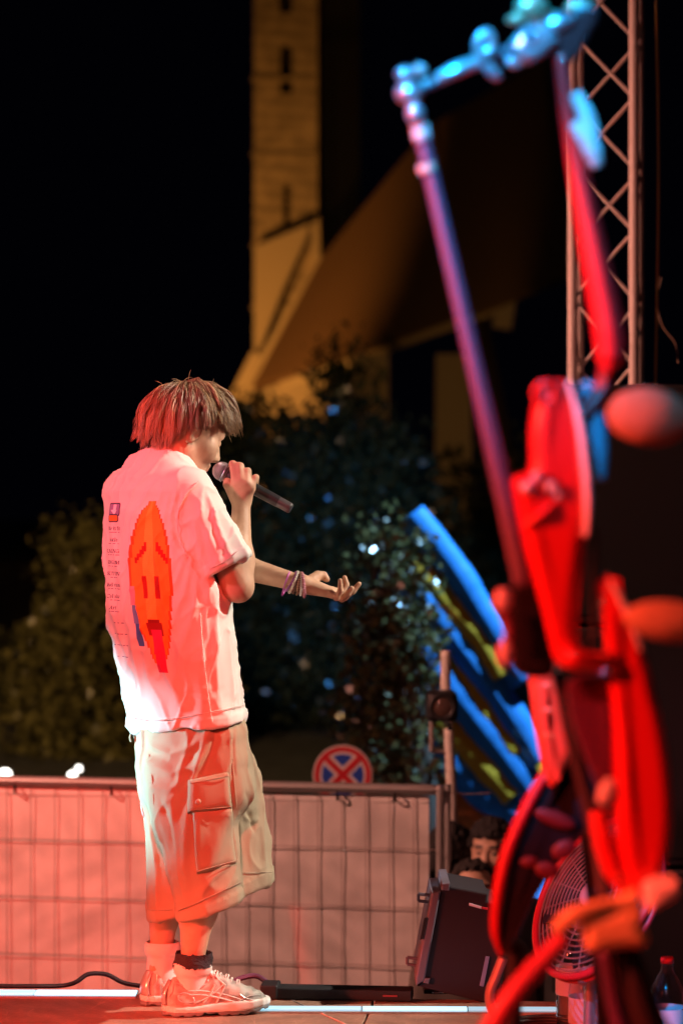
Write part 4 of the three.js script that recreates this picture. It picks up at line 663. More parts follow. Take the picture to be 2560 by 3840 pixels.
// ---- hair: a cap close to the scalp and locks that fall from the crown
{
  const hm = new THREE.MeshPhysicalMaterial({ color: rgb(0.46, 0.29, 0.16), roughness: 0.38, specularIntensity: 0.7, vertexColors: true }), list = [], r = rng(12);
  const sk = ell(V(0, 0.035, -0.008), [0.074, 0.088, 0.094]), outer = (x, y, z) => Math.min(sk(x, y, z), HEAD(x, y, z) + 0.004);
  const line = (x, y, z) => z > 0.02 ? y - (0.062 + 0.1 * (z - 0.05)) : z > -0.03 ? y - 0.02 - 0.8 * Math.max(0, z) : y - 0.02 + 0.07 * Math.min(1, (-0.03 - z) * 25);    // hairline: above it there is hair
  const capF = (x, y, z) => smax(HEAD(x, y, z) - 0.009 - 0.004 * fbm(x * 50, y * 50, z * 50, 2), -line(x, y, z), 0.012);
  const cg = netMesh(capF, V(-0.12, -0.1, -0.14), V(0.12, 0.16, 0.14), 0.005); const w = V();
  const toWorld = (g) => { const p = g.attributes.position; for (let i = 0; i < p.count; i++) { w.copy(headAt(p.getX(i), p.getY(i), p.getZ(i))); p.setXYZ(i, w.x, w.y, w.z); } g.computeVertexNormals(); return g; };
  const capG = toWorld(cg); capG.setAttribute('color', new THREE.BufferAttribute(new Float32Array(capG.attributes.position.count * 3).fill(0.6), 3));
  const geos = [capG];
  const grav = V(-UP.dot(hx), -UP.dot(hy), -UP.dot(hz));   // gravity in the head's frame
  const crown = V(0.0, 0.118, -0.05), pos = [], idx = [], colr = [];
  const strand = (pts, r0, tone) => { // three sided tapering lock
    const n = pts.length, base = pos.length / 3; let nn = V(0.3, 0.5, 0.8); const t = V(), bb = V();
    for (let i = 0; i < n; i++) {
      t.copy(pts[Math.min(i + 1, n - 1)]).sub(pts[Math.max(i - 1, 0)]).normalize(); nn.addScaledVector(t, -nn.dot(t)).normalize(); bb.crossVectors(t, nn);
      const rr = r0 * (0.75 + 0.6 * Math.sin(Math.PI * Math.min(1, i / n * 1.1))) * (i === n - 1 ? 0.12 : 1 - 0.55 * (i / n) ** 3);
      for (let j = 0; j < 3; j++) { const a = j * 2.0944, x = Math.cos(a) * rr, y = Math.sin(a) * rr; const q = headAt(pts[i].x + bb.x * x + nn.x * y, pts[i].y + bb.y * x + nn.y * y, pts[i].z + bb.z * x + nn.z * y); pos.push(q.x, q.y, q.z); colr.push(tone, tone, tone); }
      if (i) for (let j = 0; j < 3; j++) { const a = base + (i - 1) * 3 + j, c = base + (i - 1) * 3 + (j + 1) % 3; idx.push(a, c, a + 3, c, c + 3, a + 3); }
    }
  };
  let made = 0;
  for (let k = 0; k < 3200 && made < 900; k++) {
    const th = r() * 2 * Math.PI, cy = 1 - r() * 1.25, s = Math.sqrt(Math.max(0, 1 - cy * cy)); const root = V(Math.sin(th) * s * 0.074, 0.035 + cy * 0.088, -0.008 + Math.cos(th) * s * 0.094);
    if (line(root.x, root.y, root.z) < -0.004) continue; made++;
    const front = sstep(0.0, 0.07, root.z), back = sstep(0.0, -0.06, root.z), len = 0.17, fly = r() < 0.1 ? back : 0, lift = 0.009 + 0.016 * r() + 0.004 * back + fly * 0.012, ext = lerp(lerp(0.004, 0.024, back), 0.018, front) * (0.1 + 1.7 * r()), kick = back * (0.02 + 0.09 * r()) + fly * 0.16;
    let dir = root.clone().sub(crown); const nrm0 = root.clone().sub(V(0, 0.03, -0.01)).normalize(); dir.addScaledVector(nrm0, -dir.dot(nrm0)).normalize(); if (!isFinite(dir.x)) dir.set(0, 0, 1);
    dir.addScaledVector(V(r() - 0.5, r() - 0.5, r() - 0.5), 0.55).normalize();
    const curl = V(r() - 0.5, r() - 0.5, r() - 0.5).multiplyScalar(1.1), p = root.clone().addScaledVector(nrm0, 0.006), steps = 8, st = 0.0085; let sway = r() * 6; const raw = [];
    for (let i = 0; i <= 24; i++) {
      raw.push(p.clone()); dir.addScaledVector(grav, 0.05 + 0.05 * i / steps + 0.06 * back).addScaledVector(V(0, 0, 1), back * -0.004 * i / 8 + front * 0.015).addScaledVector(curl, 0.26 * Math.sin(i * 0.42 + sway)).normalize();
      p.addScaledVector(dir, st);
      const want = Math.min(lift, 0.006 + i * 0.006) * (0.9 - 0.2 * front), d = sk(p.x, p.y, p.z), hd = HEAD(p.x, p.y, p.z);
      const out = p.clone().sub(V(0, 0.02, 0)).normalize(); if (d < want && p.y > -0.07) { p.addScaledVector(out, (want - d) * 0.8); dir.addScaledVector(out, -0.5 * dir.dot(out)).normalize(); } if (hd < 0.007) p.addScaledVector(out, 0.007 - hd);
      if (line(p.x, p.y, p.z) < 0.012) dir.addScaledVector(out, kick);
      if (i > 1 && line(p.x, p.y, p.z) < -ext) break;
    }
    const rc = new THREE.CatmullRomCurve3(raw), pts = rc.getPoints(steps), w1 = r() * 6.3, w2 = r() * 6.3, wa = 0.002 + 0.005 * r(), sd = V(); void len;
    for (let i = 1; i < pts.length; i++) { const t = i / steps, o3 = pts[i].clone().sub(V(0, 0.02, 0)).normalize(); sd.copy(pts[i]).sub(pts[i - 1]).normalize().cross(o3); pts[i].addScaledVector(sd, wa * Math.sin(t * 5.5 + w1) * t ** 0.6).addScaledVector(o3, 0.6 * wa * (0.4 + Math.sin(t * 6.5 + w2)) * t); }
    const tone0 = 0.55 + 0.75 * r() * r(), tight = r() < 0.6 ? 0.004 : 0.014;
    for (let m = 0; m < 18; m++) {
      const o = V(r() - 0.5, r() - 0.5, r() - 0.5).multiplyScalar(0.02), o2 = V(r() - 0.5, r() - 0.5, r() - 0.5).multiplyScalar(tight), cut = 0.75 + 0.3 * r();
      const q = pts.map((v, i) => { const t = i / steps * cut; const f = t * steps, a = Math.min(Math.floor(f), steps - 1); return pts[a].clone().lerp(pts[a + 1], f - a).addScaledVector(o, (1 - t) * 0.9 + 0.1).addScaledVector(o2, t); });
      strand(q, 0.00045 + 0.0006 * r(), tone0 * (0.8 + 0.4 * r()));
    }
  }
  for (let k = 0; k < 70; k++) { // loose single hairs
    const th = r() * 2 * Math.PI, cy = 1 - r() * 0.9, s = Math.sqrt(1 - cy * cy), n0 = V(Math.sin(th) * s, cy, Math.cos(th) * s), root = V(n0.x * 0.09, 0.035 + n0.y * 0.1, -0.008 + n0.z * 0.11), p = root.clone(), d = n0.clone().add(V(r() - 0.5, r() - 0.5, r() - 0.5).multiplyScalar(1.6)).normalize(), pts = [];
    for (let i = 0; i < 7; i++) { pts.push(p.clone()); d.addScaledVector(grav, 0.22).normalize(); p.addScaledVector(d, 0.006); }
    strand(pts, 0.0006, 1.2);
  }
  const g = new THREE.BufferGeometry(); g.setAttribute('position', new THREE.Float32BufferAttribute(pos, 3)); g.setAttribute('color', new THREE.Float32BufferAttribute(colr, 3)); g.setIndex(idx); g.computeVertexNormals(); geos.push(g);
  mesh('hair', into(mergeGeometries(geos), singer), hm, singer);
}

// ---- bracelets on the far wrist
{
  const ax = b(1250, 2222, 0.13).sub(J.lWr).normalize(), e1 = V().crossVectors(ax, V(0, 0, 1)).normalize(), e2 = V().crossVectors(ax, e1), fore = J.lWr.clone().sub(J.lEl).normalize();
  const cols = [[0.5, 0.16, 0.5], [0.75, 0.7, 0.62], [0.12, 0.05, 0.03], [0.2, 0.09, 0.05], [0.72, 0.7, 0.66], [0.55, 0.2, 0.25], [0.8, 0.78, 0.74]];
  for (let k = 0; k < 6; k++) {
    const c = J.lWr.clone().addScaledVector(fore, -0.034 + k * 0.0075).add(V(0, -0.0015, 0)), beads = [], R0 = 0.0285 + 0.002 * (k % 2), n = 30, tl = (k - 2) * 0.07;
    for (let i = 0; i < n; i++) { const a = i / n * 2 * Math.PI, p = c.clone().addScaledVector(e1, Math.cos(a) * R0).addScaledVector(e2, Math.sin(a) * R0).addScaledVector(fore, tl * Math.cos(a) * R0 * 2); beads.push(new THREE.IcosahedronGeometry(0.0036 + 0.0006 * (k % 3), 1).translate(p.x, p.y, p.z)); }
    mesh('bracelet', into(merge(beads), singer), std(...cols[k], 0.4), singer);
  }
  const loop = []; for (let k = 0; k < 18; k++) { const a = k / 18 * 2 * Math.PI; loop.push(J.lWr.clone().addScaledVector(fore, -0.05 + 0.012 * Math.cos(a)).add(V(-0.012 * Math.sin(a) * 0.2, -0.012 + 0.036 * Math.cos(a), 0.034 * Math.sin(a)))); }
  mesh('bracelet', into(sweep(loop, 0.0022, { seg: 6, n: 50, closed: true }), singer), std(0.6, 0.12, 0.5, 0.4), singer);
}

// ---- microphone in the hand
{
  const mic = thing('microphone', 'handheld microphone with silver grille and black handle at the singer\'s mouth', 'microphone', [micA.x, micA.y, micA.z]);
  const ax = micB.clone().sub(micA), L = ax.length(), q = new THREE.Quaternion().setFromUnitVectors(V(0, 1, 0), ax.clone().normalize());
  const T = (g) => g.applyQuaternion(q);
  const lathe = (pts) => T(new THREE.LatheGeometry(pts.map(([r_, y]) => new THREE.Vector2(r_, y)), 28));
  const wires = []; for (let k = 1; k < 15; k++) { const a = k / 15 * Math.PI, r0 = 0.0252 * Math.sin(a), y = 0.002 - 0.0252 * Math.cos(a); wires.push(new THREE.TorusGeometry(r0, 0.0009, 5, 36).rotateX(Math.PI / 2).translate(0, y, 0)); }
  for (let k = 0; k < 16; k++) wires.push(new THREE.TorusGeometry(0.0252, 0.0008, 5, 36).rotateY(k / 16 * Math.PI).translate(0, 0.002, 0));
  mesh('grille', T(merge(wires)), std(0.62, 0.62, 0.64, 0.3, 0.9), mic);
  mesh('windscreen', T(new THREE.SphereGeometry(0.0236, 24, 16).translate(0, 0.002, 0)), std(0.16, 0.16, 0.17, 0.7, 0.3), mic);
  mesh('grille_band', T(new THREE.TorusGeometry(0.0256, 0.0022, 8, 40).rotateX(Math.PI / 2).translate(0, 0.012, 0)), std(0.5, 0.6, 0.75, 0.25, 0.9), mic);
  mesh('handle', lathe([[0.0, 0.02], [0.0205, 0.02], [0.0205, 0.03], [0.0185, 0.05], [0.0165, 0.1], [0.0155, L - 0.045], [0.0155, L - 0.04]]), std(0.03, 0.028, 0.03, 0.38, 0.2), mic);
  mesh('end_cap', lathe([[0.0145, L - 0.04], [0.0145, L - 0.006], [0.0125, L], [0, L]]), std(0.12, 0.115, 0.115, 0.3, 0.4), mic);
}

stageLamp('key', 'warm white stage lamp on a tall stand right of the stage', -1.65, 2);
stageLamp('red', 'red stage lamp on a tall stand left of the camera', 0, 2);
stageLamp('pinkBack', 'pale pink stage lamp on a tall stand left of the singer', 0, 2);
stageLamp('addedRedFloor', 'added low orange red lamp aimed at the stage floor', 0, 2);
stageLamp('redFront', 'low red stage lamp aimed at the guitar stand', 0, 2);
stageLamp('fenceWash', 'pink amber lamp on a stand beyond the stage edge', -1.65, 2);
stageLamp('wash', 'added amber fill lamp on a tall stand behind the camera', 0, 2);
stageLamp('beam', 'low cool white beam lamp at the stage edge', -1.65, 2);
stageLamp('blueSide', 'blue spot lamp aimed at the red guitar', 0, 2);
stageLamp('blueFar', 'blue spot lamp on a tall stand beyond the fence', -1.65, 2);
stageLamp('blueTree', 'blue beam lamp on a tall stand aimed at the trees', 0, 2);

// ------------------------------------------------------------------ mesh fence hung with a white scrim
const alu = std(0.42, 0.4, 0.39, 0.4, 0.6), wireM = std(0.26, 0.2, 0.19, 0.6, 0.2);
{
  const zl = 9.98, zr = 9.62, xl = -420, xr = 1640, dAt = (px) => lerp(zl, zr, (px - xl) / (xr - xl)), topY = (px) => P(0, lerp(2926, 2962, clamp(px / 1640, -0.3, 1)), dAt(px)).y;
  const A = P(xl, 0, zl), B2 = P(xr, 0, zr), fence = thing('mesh_fence', 'wire mesh site fence covered with a pale pink lit cloth', 'fence', [A.x, GROUND, A.z]);
  const at = (px, y) => { const p = P(px, 0, dAt(px)); p.y = y; return p; };
  const bot = GROUND + 0.08;
  mesh('top_rail', into(sweep([at(xl, topY(xl)), at(300, topY(300)), at(1000, topY(1000)), at(xr - 6, topY(xr))], 0.021, { seg: 10, n: 30 }), fence), alu, fence);
  mesh('bottom_rail', into(bar(at(xl, bot), at(xr, bot), 0.021), fence), alu, fence);
  const len = A.distanceTo(B2), n = Math.round(len / 0.1), dir = B2.clone().sub(A).setY(0).normalize(), nrm = V(-dir.z, 0, dir.x).multiplyScalar(nrmSign());
  function nrmSign() { return 1; }
  const fz = nrm.z > 0 ? nrm.clone() : nrm.clone().negate();
  for (let k = 1; k < n; k++) { const px = lerp(xl, xr, k / n), p = at(px, 0).addScaledVector(fz, 0.0025); mesh('vertical_wire', into(bar(p.clone().setY(bot), p.clone().setY(topY(px)), 0.0018, 6), fence), wireM, fence); }
  for (const off of [0.238, 0.472, 0.706, 0.94, 1.174, 1.41, 1.645]) { const a = at(xl, topY(xl) - off).addScaledVector(fz, 0.0065), c = at(xr, topY(xr) - off).addScaledVector(fz, 0.0065), m = at(500, topY(500) - off).addScaledVector(fz, 0.0065); mesh('horizontal_wire', into(sweep([a, m, c], 0.0019, { seg: 6, n: 20 }), fence), wireM, fence); }
  for (const [px, r, d2] of [[1650, 0.017, 0], [1678, 0.013, 0.05]]) { const p = P(px, 0, zr - 0.02 + d2); mesh('post', into(bar(p.clone().setY(GROUND + 0.02), p.clone().setY(topY(xr) + 0.02), r, 12), fence), alu, fence); }
  mesh('foot_block', into(rbox(P(1660, 0, zr).x, GROUND + 0.07, -zr, 0.62, 0.14, 0.24, 0.02), fence), std(0.2, 0.19, 0.18, 0.9), fence);
  // the cloth, tied under the rail: creased sheet with thickness
  const nu = 190, nv = 70, pos = [], uv = [], idx = [];
  for (let side = 0; side < 2; side++) for (let j = 0; j <= nv; j++) for (let i = 0; i <= nu; i++) {
    const px = lerp(xl, 1606, i / nu), t = j / nv, yt = topY(px) - 0.027 - 0.004 * Math.abs(Math.sin(px * 0.012)), y = lerp(yt, bot + 0.03, t), X = px / 930;
    const w = 0.014 * fbm(X * 2.2, y * 0.9, 1, 3) + 0.007 * fbm(X * 6 + y * 2.2, y * 1.6, 4, 2) + 0.003 * Math.sin(X * 23 + 1.8 * Math.sin(y * 2.3 + X * 3)) * sstep(0.1, 0.6, t) + 0.006 * Math.abs(fbm(X * 4 - y * 3, y * 4, 8, 2));
    const p = at(px, y).addScaledVector(fz, -0.009 + Math.min(w * 0.45, 0.007) - side * 0.0015); pos.push(p.x, p.y, p.z); uv.push(px * 0.00107, y);
  }
  const C = nu + 1, N = C * (nv + 1); for (let s2 = 0; s2 < 2; s2++) for (let j = 0; j < nv; j++) for (let i = 0; i < nu; i++) { const a = s2 * N + j * C + i; idx.push(a, a + C, a + 1, a + 1, a + C, a + C + 1); }
  const g = new THREE.BufferGeometry(); g.setAttribute('position', new THREE.Float32BufferAttribute(pos, 3)); g.setAttribute('uv', new THREE.Float32BufferAttribute(uv, 2)); g.setIndex(idx); g.computeVertexNormals();
  const stain = noiseTex(256, (x, y) => { const v = 205 + 14 * wrapN(x, y, 5) + 12 * wrapN(x, y, 14, 5) + 6 * (rnd() - 0.5); return [v, v * 0.97, v * 0.95]; }, true);
  mesh('cloth_cover', into(g, fence), new THREE.MeshStandardMaterial({ map: rep(stain, 0.6, 0.6), roughness: 0.95 }), fence);
  const hem = []; for (let k = 0; k <= 24; k++) { const px = lerp(xl, 1606, k / 24); hem.push(at(px, topY(px) - 0.046).addScaledVector(fz, -0.012)); }
  mesh('cloth_hem', into(sweep(hem, 0.019, { seg: 8, n: 120, flat: 0.35, up: fz }), fence), std(0.66, 0.63, 0.6, 0.95), fence);
  for (const px of [60, 420, 1265, 1480]) { const p = at(px, topY(px) - 0.03).addScaledVector(fz, 0.012); mesh('cable_tie', into(new THREE.TorusGeometry(0.017, 0.004, 6, 14).rotateY(Math.PI / 2).translate(p.x, p.y, p.z), fence), blackMetal, fence); }
}

// ------------------------------------------------------------------ no stopping sign behind the fence
{
  const d = 12, c = P(1284, 2905, d), R0 = 111 * d / FPX, s = thing('road_sign', 'round red and blue no stopping sign above the fence', 'road sign', [c.x, GROUND, c.z]), h = c.y - GROUND;
  const disc = (r, z, t, m, name) => mesh(name, new THREE.CylinderGeometry(r, r, t, 56).rotateX(Math.PI / 2).translate(0, h, z), m, s);
  const redM = std(0.5, 0.02, 0.03, 0.4), blueM = std(0.02, 0.07, 0.42, 0.4), whiteM = std(0.7, 0.68, 0.66, 0.4);
  disc(R0, 0, 0.006, whiteM, 'plate'); mesh('red_ring', new THREE.RingGeometry(R0 * 0.78, R0 * 0.955, 56).translate(0, h, 0.0055), redM, s);
  for (const a of [Math.PI / 4, -Math.PI / 4]) mesh('red_bar', new THREE.BoxGeometry(R0 * 1.6, R0 * 0.2, 0.002).rotateZ(a).translate(0, h, 0.0065 + (a > 0 ? 0 : 0.0004)), redM, s);
  for (let k = 0; k < 4; k++) { const sh = new THREE.Shape(), a0 = k * Math.PI / 2 - Math.PI / 4, pad = 0.28; sh.moveTo(Math.cos(a0 + Math.PI / 4) * R0 * 0.27, Math.sin(a0 + Math.PI / 4) * R0 * 0.27); for (let i = 0; i <= 14; i++) { const a = a0 + pad + (Math.PI / 2 - 2 * pad) * i / 14; sh.lineTo(Math.cos(a) * R0 * 0.7, Math.sin(a) * R0 * 0.7); } mesh('blue_field', new THREE.ExtrudeGeometry(sh, { depth: 0.0015, bevelEnabled: false }).translate(0, h, 0.004), blueM, s); }
  mesh('post', bar(V(0, 0, -0.035), V(0, h + 0.05, -0.035), 0.022, 12), steel, s); mesh('clamp', box(-0.06, 0.06, h - 0.03, h + 0.03, -0.02, -0.003), steel, s);
}

// ------------------------------------------------------------------ lamp stand behind the fence
{
  const d = 10.4, p0 = P(1690, 0, d), s = thing('lamp_stand', 'pale pole with a black spot lamp clamped on it beside the fence end', 'lamp stand', [p0.x, GROUND, p0.z]);
  const y = (py) => P(0, py, d).y - GROUND, x = (px) => P(px, 0, d).x - p0.x, pale = std(0.62, 0.58, 0.52, 0.5);
  mesh('pole', sweep([V(x(1696), 0, 0), V(x(1692), y(3000), 0), V(x(1681), y(2730), 0)], [0.025, 0.023, 0.021], { seg: 12, n: 16 }), pale, s); mesh('upper_pole', sweep([V(x(1678), y(2720), 0), V(x(1670), y(2560), 0), V(x(1671), y(2440), 0)], 0.022, { seg: 12, n: 12 }), pale, s);
  const lamp = new THREE.Group(); lamp.name = 'spot_lamp'; lamp.position.set(x(1652), y(2640), 0.09); s.add(lamp);
  mesh('housing', rbox(0, 0, 0, 0.135, 0.13, 0.14, 0.03), blackMetal, lamp); mesh('bezel', new THREE.TorusGeometry(0.05, 0.012, 10, 30).translate(0, 0, 0.072), blackMetal, lamp); mesh('lens', new THREE.SphereGeometry(0.045, 20, 12).scale(1, 1, 0.3).translate(0, 0, 0.07), phys(0.08, 0.05, 0.04, 0.08, { clearcoat: 1 }), lamp);
  mesh('bracket', merge([bar(V(x(1616), y(2690), 0.02), V(x(1616), y(2815), 0.02), 0.011), bar(V(x(1616), y(2815), 0.02), V(x(1682), y(2820), 0), 0.008), bar(V(x(1616), y(2690), 0.02), V(x(1650), y(2680), 0.05), 0.01)]), alu, s);
  for (const [px, py, r] of [[1685, 2728, 0.012], [1672, 2700, 0.011]]) mesh('wing_knob', new THREE.SphereGeometry(r, 12, 8).translate(x(px), y(py), 0.035), std(0.7, 0.7, 0.7, 0.15, 1), s);
  for (let k = 0; k < 3; k++) mesh('leg', bar(V(x(1696), 0.6, 0), V(x(1696) + 0.42 * Math.cos(k * 2.1 + 0.4), 0.01, 0.42 * Math.sin(k * 2.1 + 0.4)), 0.013), alu, s);
}

// ------------------------------------------------------------------ inflatable slide of blue and yellow tubes
{
  const d = 15.5, base = P(1850, 0, d), s = thing('inflatable_slide', 'inflatable slide of slanting blue and yellow air tubes', 'inflatable slide', [base.x, GROUND, base.z]);
  const vin = (r, g, b2) => phys(r, g, b2, 0.55, { specularIntensity: 0.5 }), blue = vin(0.03, 0.26, 0.72), yellow = vin(0.75, 0.42, 0.03), orange = vin(0.55, 0.16, 0.03);
  // centre lines from upper left to lower right, all on one sloping side
  const tubes = [
    [[[1540, 1930], [1700, 2130], [1780, 2260], [1880, 2420], [1960, 2560]], 58, blue, 0], [[[1540, 2110], [1720, 2310], [1800, 2400], [1880, 2540]], 56, yellow, 0.0], [[[1500, 2140], [1650, 2330], [1760, 2470], [1850, 2590], [1950, 2740], [2020, 2860]], 62, blue, 0], [[[1540, 2350], [1740, 2570], [1820, 2680], [1930, 2830]], 54, yellow, 0.0],
    [[[1500, 2350], [1690, 2580], [1800, 2720], [1900, 2850], [2010, 3000]], 70, blue, 0], [[[1540, 2600], [1730, 2790], [1820, 2880], [1920, 2990]], 66, yellow, 0.0], [[[1500, 2600], [1660, 2800], [1760, 2930], [1860, 3010], [1980, 3070]], 62, blue, 0], [[[1560, 2800], [1640, 2930], [1740, 3030], [1850, 3130]], 70, orange, 0.08],
    [[[1420, 2860], [1520, 2930], [1640, 3040], [1740, 3140]], 80, orange, 0.14], [[[1560, 3080], [1700, 3180], [1850, 3260], [2000, 3300]], 90, orange, 0.1],
  ];
  tubes.forEach(([pts, r, m, back], i) => {
    const c = pts.map(([x, y], k) => P(x, y, d + back - 0.1 * k / pts.length)), radii = []; for (let k = 0; k <= 40; k++) radii.push(r * d / FPX * (1 + 0.035 * Math.sin(k * 0.55 + i * 2.1) + 0.012 * Math.sin(k * 1.7)));
    mesh(m === blue ? 'blue_tube' : m === yellow ? 'yellow_tube' : 'orange_tube', into(sweep(c, radii, { seg: 18, n: 60 }), s), m, s);
  });
  mesh('base_cushion', rbox(-0.1, 0.3, -0.55, 1.5, 0.6, 1.2, 0.15, 5), blue, s);
  mesh('back_wall', into(plate([[1620, 2300], [1700, 2260], [1990, 2760], [2050, 2980], [2000, 3250], [1600, 3250]], d + 0.4, 0.3, 0.05), s), yellow, s);
}
{ const a = P(1690, 2972, 9.7), c = P(1835, 2974, 9.9); tag(mesh('guy_line', sweep([a, a.clone().lerp(c, 0.5).add(V(0, -0.004, 0)), c], 0.0035, { seg: 6, n: 12 }), std(0.7, 0.6, 0.55, 0.7)), 'thin pale line running from the fence end past the slide', 'line'); }

// ------------------------------------------------------------------ onlookers behind the fence
function onlooker(label, hx2, hy2, d, yaw, pitchDeg, shirt, hairCol, hairCut, tall) {
  const head = P(hx2, hy2, d), f = V(Math.sin(yaw), 0, Math.cos(yaw)), rt = V(f.z, 0, -f.x), pt = pitchDeg * Math.PI / 180, z = f.clone().multiplyScalar(Math.cos(pt)).addScaledVector(UP, -Math.sin(pt)), y = UP.clone().multiplyScalar(Math.cos(pt)).addScaledVector(f, Math.sin(pt));
  const t = thing('person', label, 'person', [head.x, GROUND, head.z], 'onlookers behind the fence'), o = V(head.x, head.y, head.z), hf = placed(HEAD, o, rt, y, z), H = head.y - GROUND, k = H / 1.6;
  const at = (r, h, fw) => V(head.x, GROUND + h * k, head.z).addScaledVector(rt, r * k).addScaledVector(f, fw * k - 0.03), ls = [];
  ls.push(cap(at(0, 1.5, -0.01), at(0, 1.36, -0.02), 0.055, 0.06), ell(at(0, 1.2, 0), [0.17 * k, 0.26 * k, 0.11 * k], q3(rt, UP, f)), ell(at(0, 0.92, 0), [0.15 * k, 0.18 * k, 0.11 * k], q3(rt, UP, f)));
  for (const s of [-1, 1]) ls.push(cap(at(s * 0.17, 1.34, 0), at(s * 0.22, 1.06, 0.0), 0.05, 0.042), cap(at(s * 0.22, 1.06, 0), at(s * 0.22, 0.82, 0.06), 0.038, 0.028), cap(at(s * 0.22, 0.82, 0.06), at(s * 0.22, 0.68, 0.09), 0.03, 0.022), cap(at(s * 0.09, 0.86, 0), at(s * 0.1, 0.47, 0.02), 0.08, 0.058), cap(at(s * 0.1, 0.47, 0.02), at(s * 0.1, 0.08, 0), 0.055, 0.036), cap(at(s * 0.1, 0.05, -0.02), at(s * 0.11, 0.035, 0.15), 0.04, 0.03));
  const bodyF = blend(ls, 0.05), full = (x, yy, zz) => smin(bodyF(x, yy, zz), hf(x, yy, zz), 0.02), cut = head.y - 0.16;
  const lower = dropUnless(netMesh(full, V(head.x - 0.36, GROUND - 0.02, head.z - 0.36), V(head.x + 0.36, cut + 0.06, head.z + 0.36), 0.02), (x, yy) => yy < cut + 0.004), upper = dropUnless(netMesh(full, V(o.x - 0.18, cut - 0.04, o.z - 0.18), V(o.x + 0.18, o.y + 0.2, o.z + 0.18), 0.005), (x, yy) => yy > cut - 0.004);
  const g = mergeGeometries([lower, upper]), p = g.attributes.position, col = new Float32Array(p.count * 3), br = [-1, 1].map((s) => o.clone().addScaledVector(rt, s * 0.033).addScaledVector(y, 0.03).addScaledVector(z, 0.088)), ey = [-1, 1].map((s) => o.clone().addScaledVector(rt, s * 0.031).addScaledVector(y, 0.003).addScaledVector(z, 0.094)), mouth = o.clone().addScaledVector(y, -0.066).addScaledVector(z, 0.095);
  for (let i = 0; i < p.count; i++) {
    const v = V(p.getX(i), p.getY(i), p.getZ(i)); let c = [0.5, 0.31, 0.22];
    for (const e of br) { const q = v.clone().sub(e); if (Math.abs(q.dot(y)) < 0.006 && Math.abs(q.dot(rt)) < 0.02 && Math.abs(q.dot(z)) < 0.03) c = [0.05, 0.035, 0.03]; } for (const e of ey) if (v.distanceTo(e) < 0.008) c = [0.06, 0.045, 0.04];
    const q = v.clone().sub(mouth); if (Math.abs(q.dot(y)) < 0.009 && Math.abs(q.dot(rt)) < 0.022 && Math.abs(q.dot(z)) < 0.02) c = [0.4, 0.17, 0.14];
    const local = v.clone().sub(o), yy = local.dot(y), zz = local.dot(z); if (hairCut === 'beard' && zz > 0.02 && yy < -0.05 && yy > -0.125 && !(Math.abs(q.dot(y)) < 0.009 && Math.abs(q.dot(rt)) < 0.022)) c = [0.13, 0.08, 0.06];
    col.set(c, 3 * i);
  }
  g.setAttribute('color', new THREE.BufferAttribute(col, 3)); mesh('body', into(g, t), new THREE.MeshStandardMaterial({ vertexColors: true, roughness: 0.55 }), t);
  // clothes: top and trousers a little outside the body
  const cl = (lo2, hi2, m, name, off) => mesh(name, into(netMesh((x, yy, zz) => Math.max(bodyF(x, yy, zz) - off - 0.006 * fbm(x * 9, yy * 6, zz * 9, 2), GROUND + lo2 * k - yy, yy - GROUND - hi2 * k), V(head.x - 0.38, GROUND - 0.02, head.z - 0.38), V(head.x + 0.38, GROUND + 1.5 * k, head.z + 0.38), 0.021), t), m, t);
  cl(0.86, 1.41, std(...shirt, 0.9), 'top', 0.02); cl(0.07, 0.88, std(0.03, 0.035, 0.06, 0.9), 'trousers', 0.014);
  const hl = hairCut === 'high' ? (x, yy, zz) => (zz > 0.03 ? yy - 0.088 : yy - 0.03 + 0.06 * sstep(0, -0.04, zz)) : (x, yy, zz) => (zz > 0.02 ? yy - 0.068 : zz > -0.03 ? yy - 0.0 - Math.max(0, zz) : yy + 0.06);
  const hair = placed((x, yy, zz) => smax(HEAD(x, yy, zz) - tall - 0.016 * fbm(x * 34, yy * 34, zz * 34, 3), -hl(x, yy, zz) - 0.018 * fbm(x * 60, 3, zz * 60, 2), 0.008), o, rt, y, z);
  const list = [netMesh(hair, V(o.x - 0.17, o.y - 0.13, o.z - 0.17), V(o.x + 0.17, o.y + 0.2, o.z + 0.17), 0.006)];
  if (hairCut === 'tail') list.push(netMesh(blend([cap(o.clone().addScaledVector(z, -0.1).addScaledVector(y, 0.04), o.clone().addScaledVector(z, -0.15).add(V(0, -0.1, 0)), 0.04, 0.05), cap(o.clone().addScaledVector(z, -0.15).add(V(0, -0.1, 0)), o.clone().addScaledVector(z, -0.13).add(V(0, -0.26, 0)), 0.05, 0.02)], 0.03), V(o.x - 0.3, o.y - 0.34, o.z - 0.3), V(o.x + 0.3, o.y + 0.2, o.z + 0.3), 0.01));
  mesh('hair', into(mergeGeometries(list), t), std(...hairCol, 0.85), t);
}
onlooker('bearded man with short black hair facing the stage behind the fence', 1840, 3190, 10.1, -0.3, 2, [0.05, 0.05, 0.06], [0.012, 0.01, 0.01], 'beard', 0.02);
onlooker('shorter person with cropped dark hair in front of the bearded man', 1774, 3350, 9.35, 0.2, -8, [0.1, 0.08, 0.07], [0.014, 0.011, 0.01], 'high', 0.012);
onlooker('woman with a dark ponytail seen from behind at the fence end', 1692, 3212, 10.2, 2.5, 0, [0.05, 0.045, 0.045], [0.01, 0.008, 0.008], 'tail', 0.022);

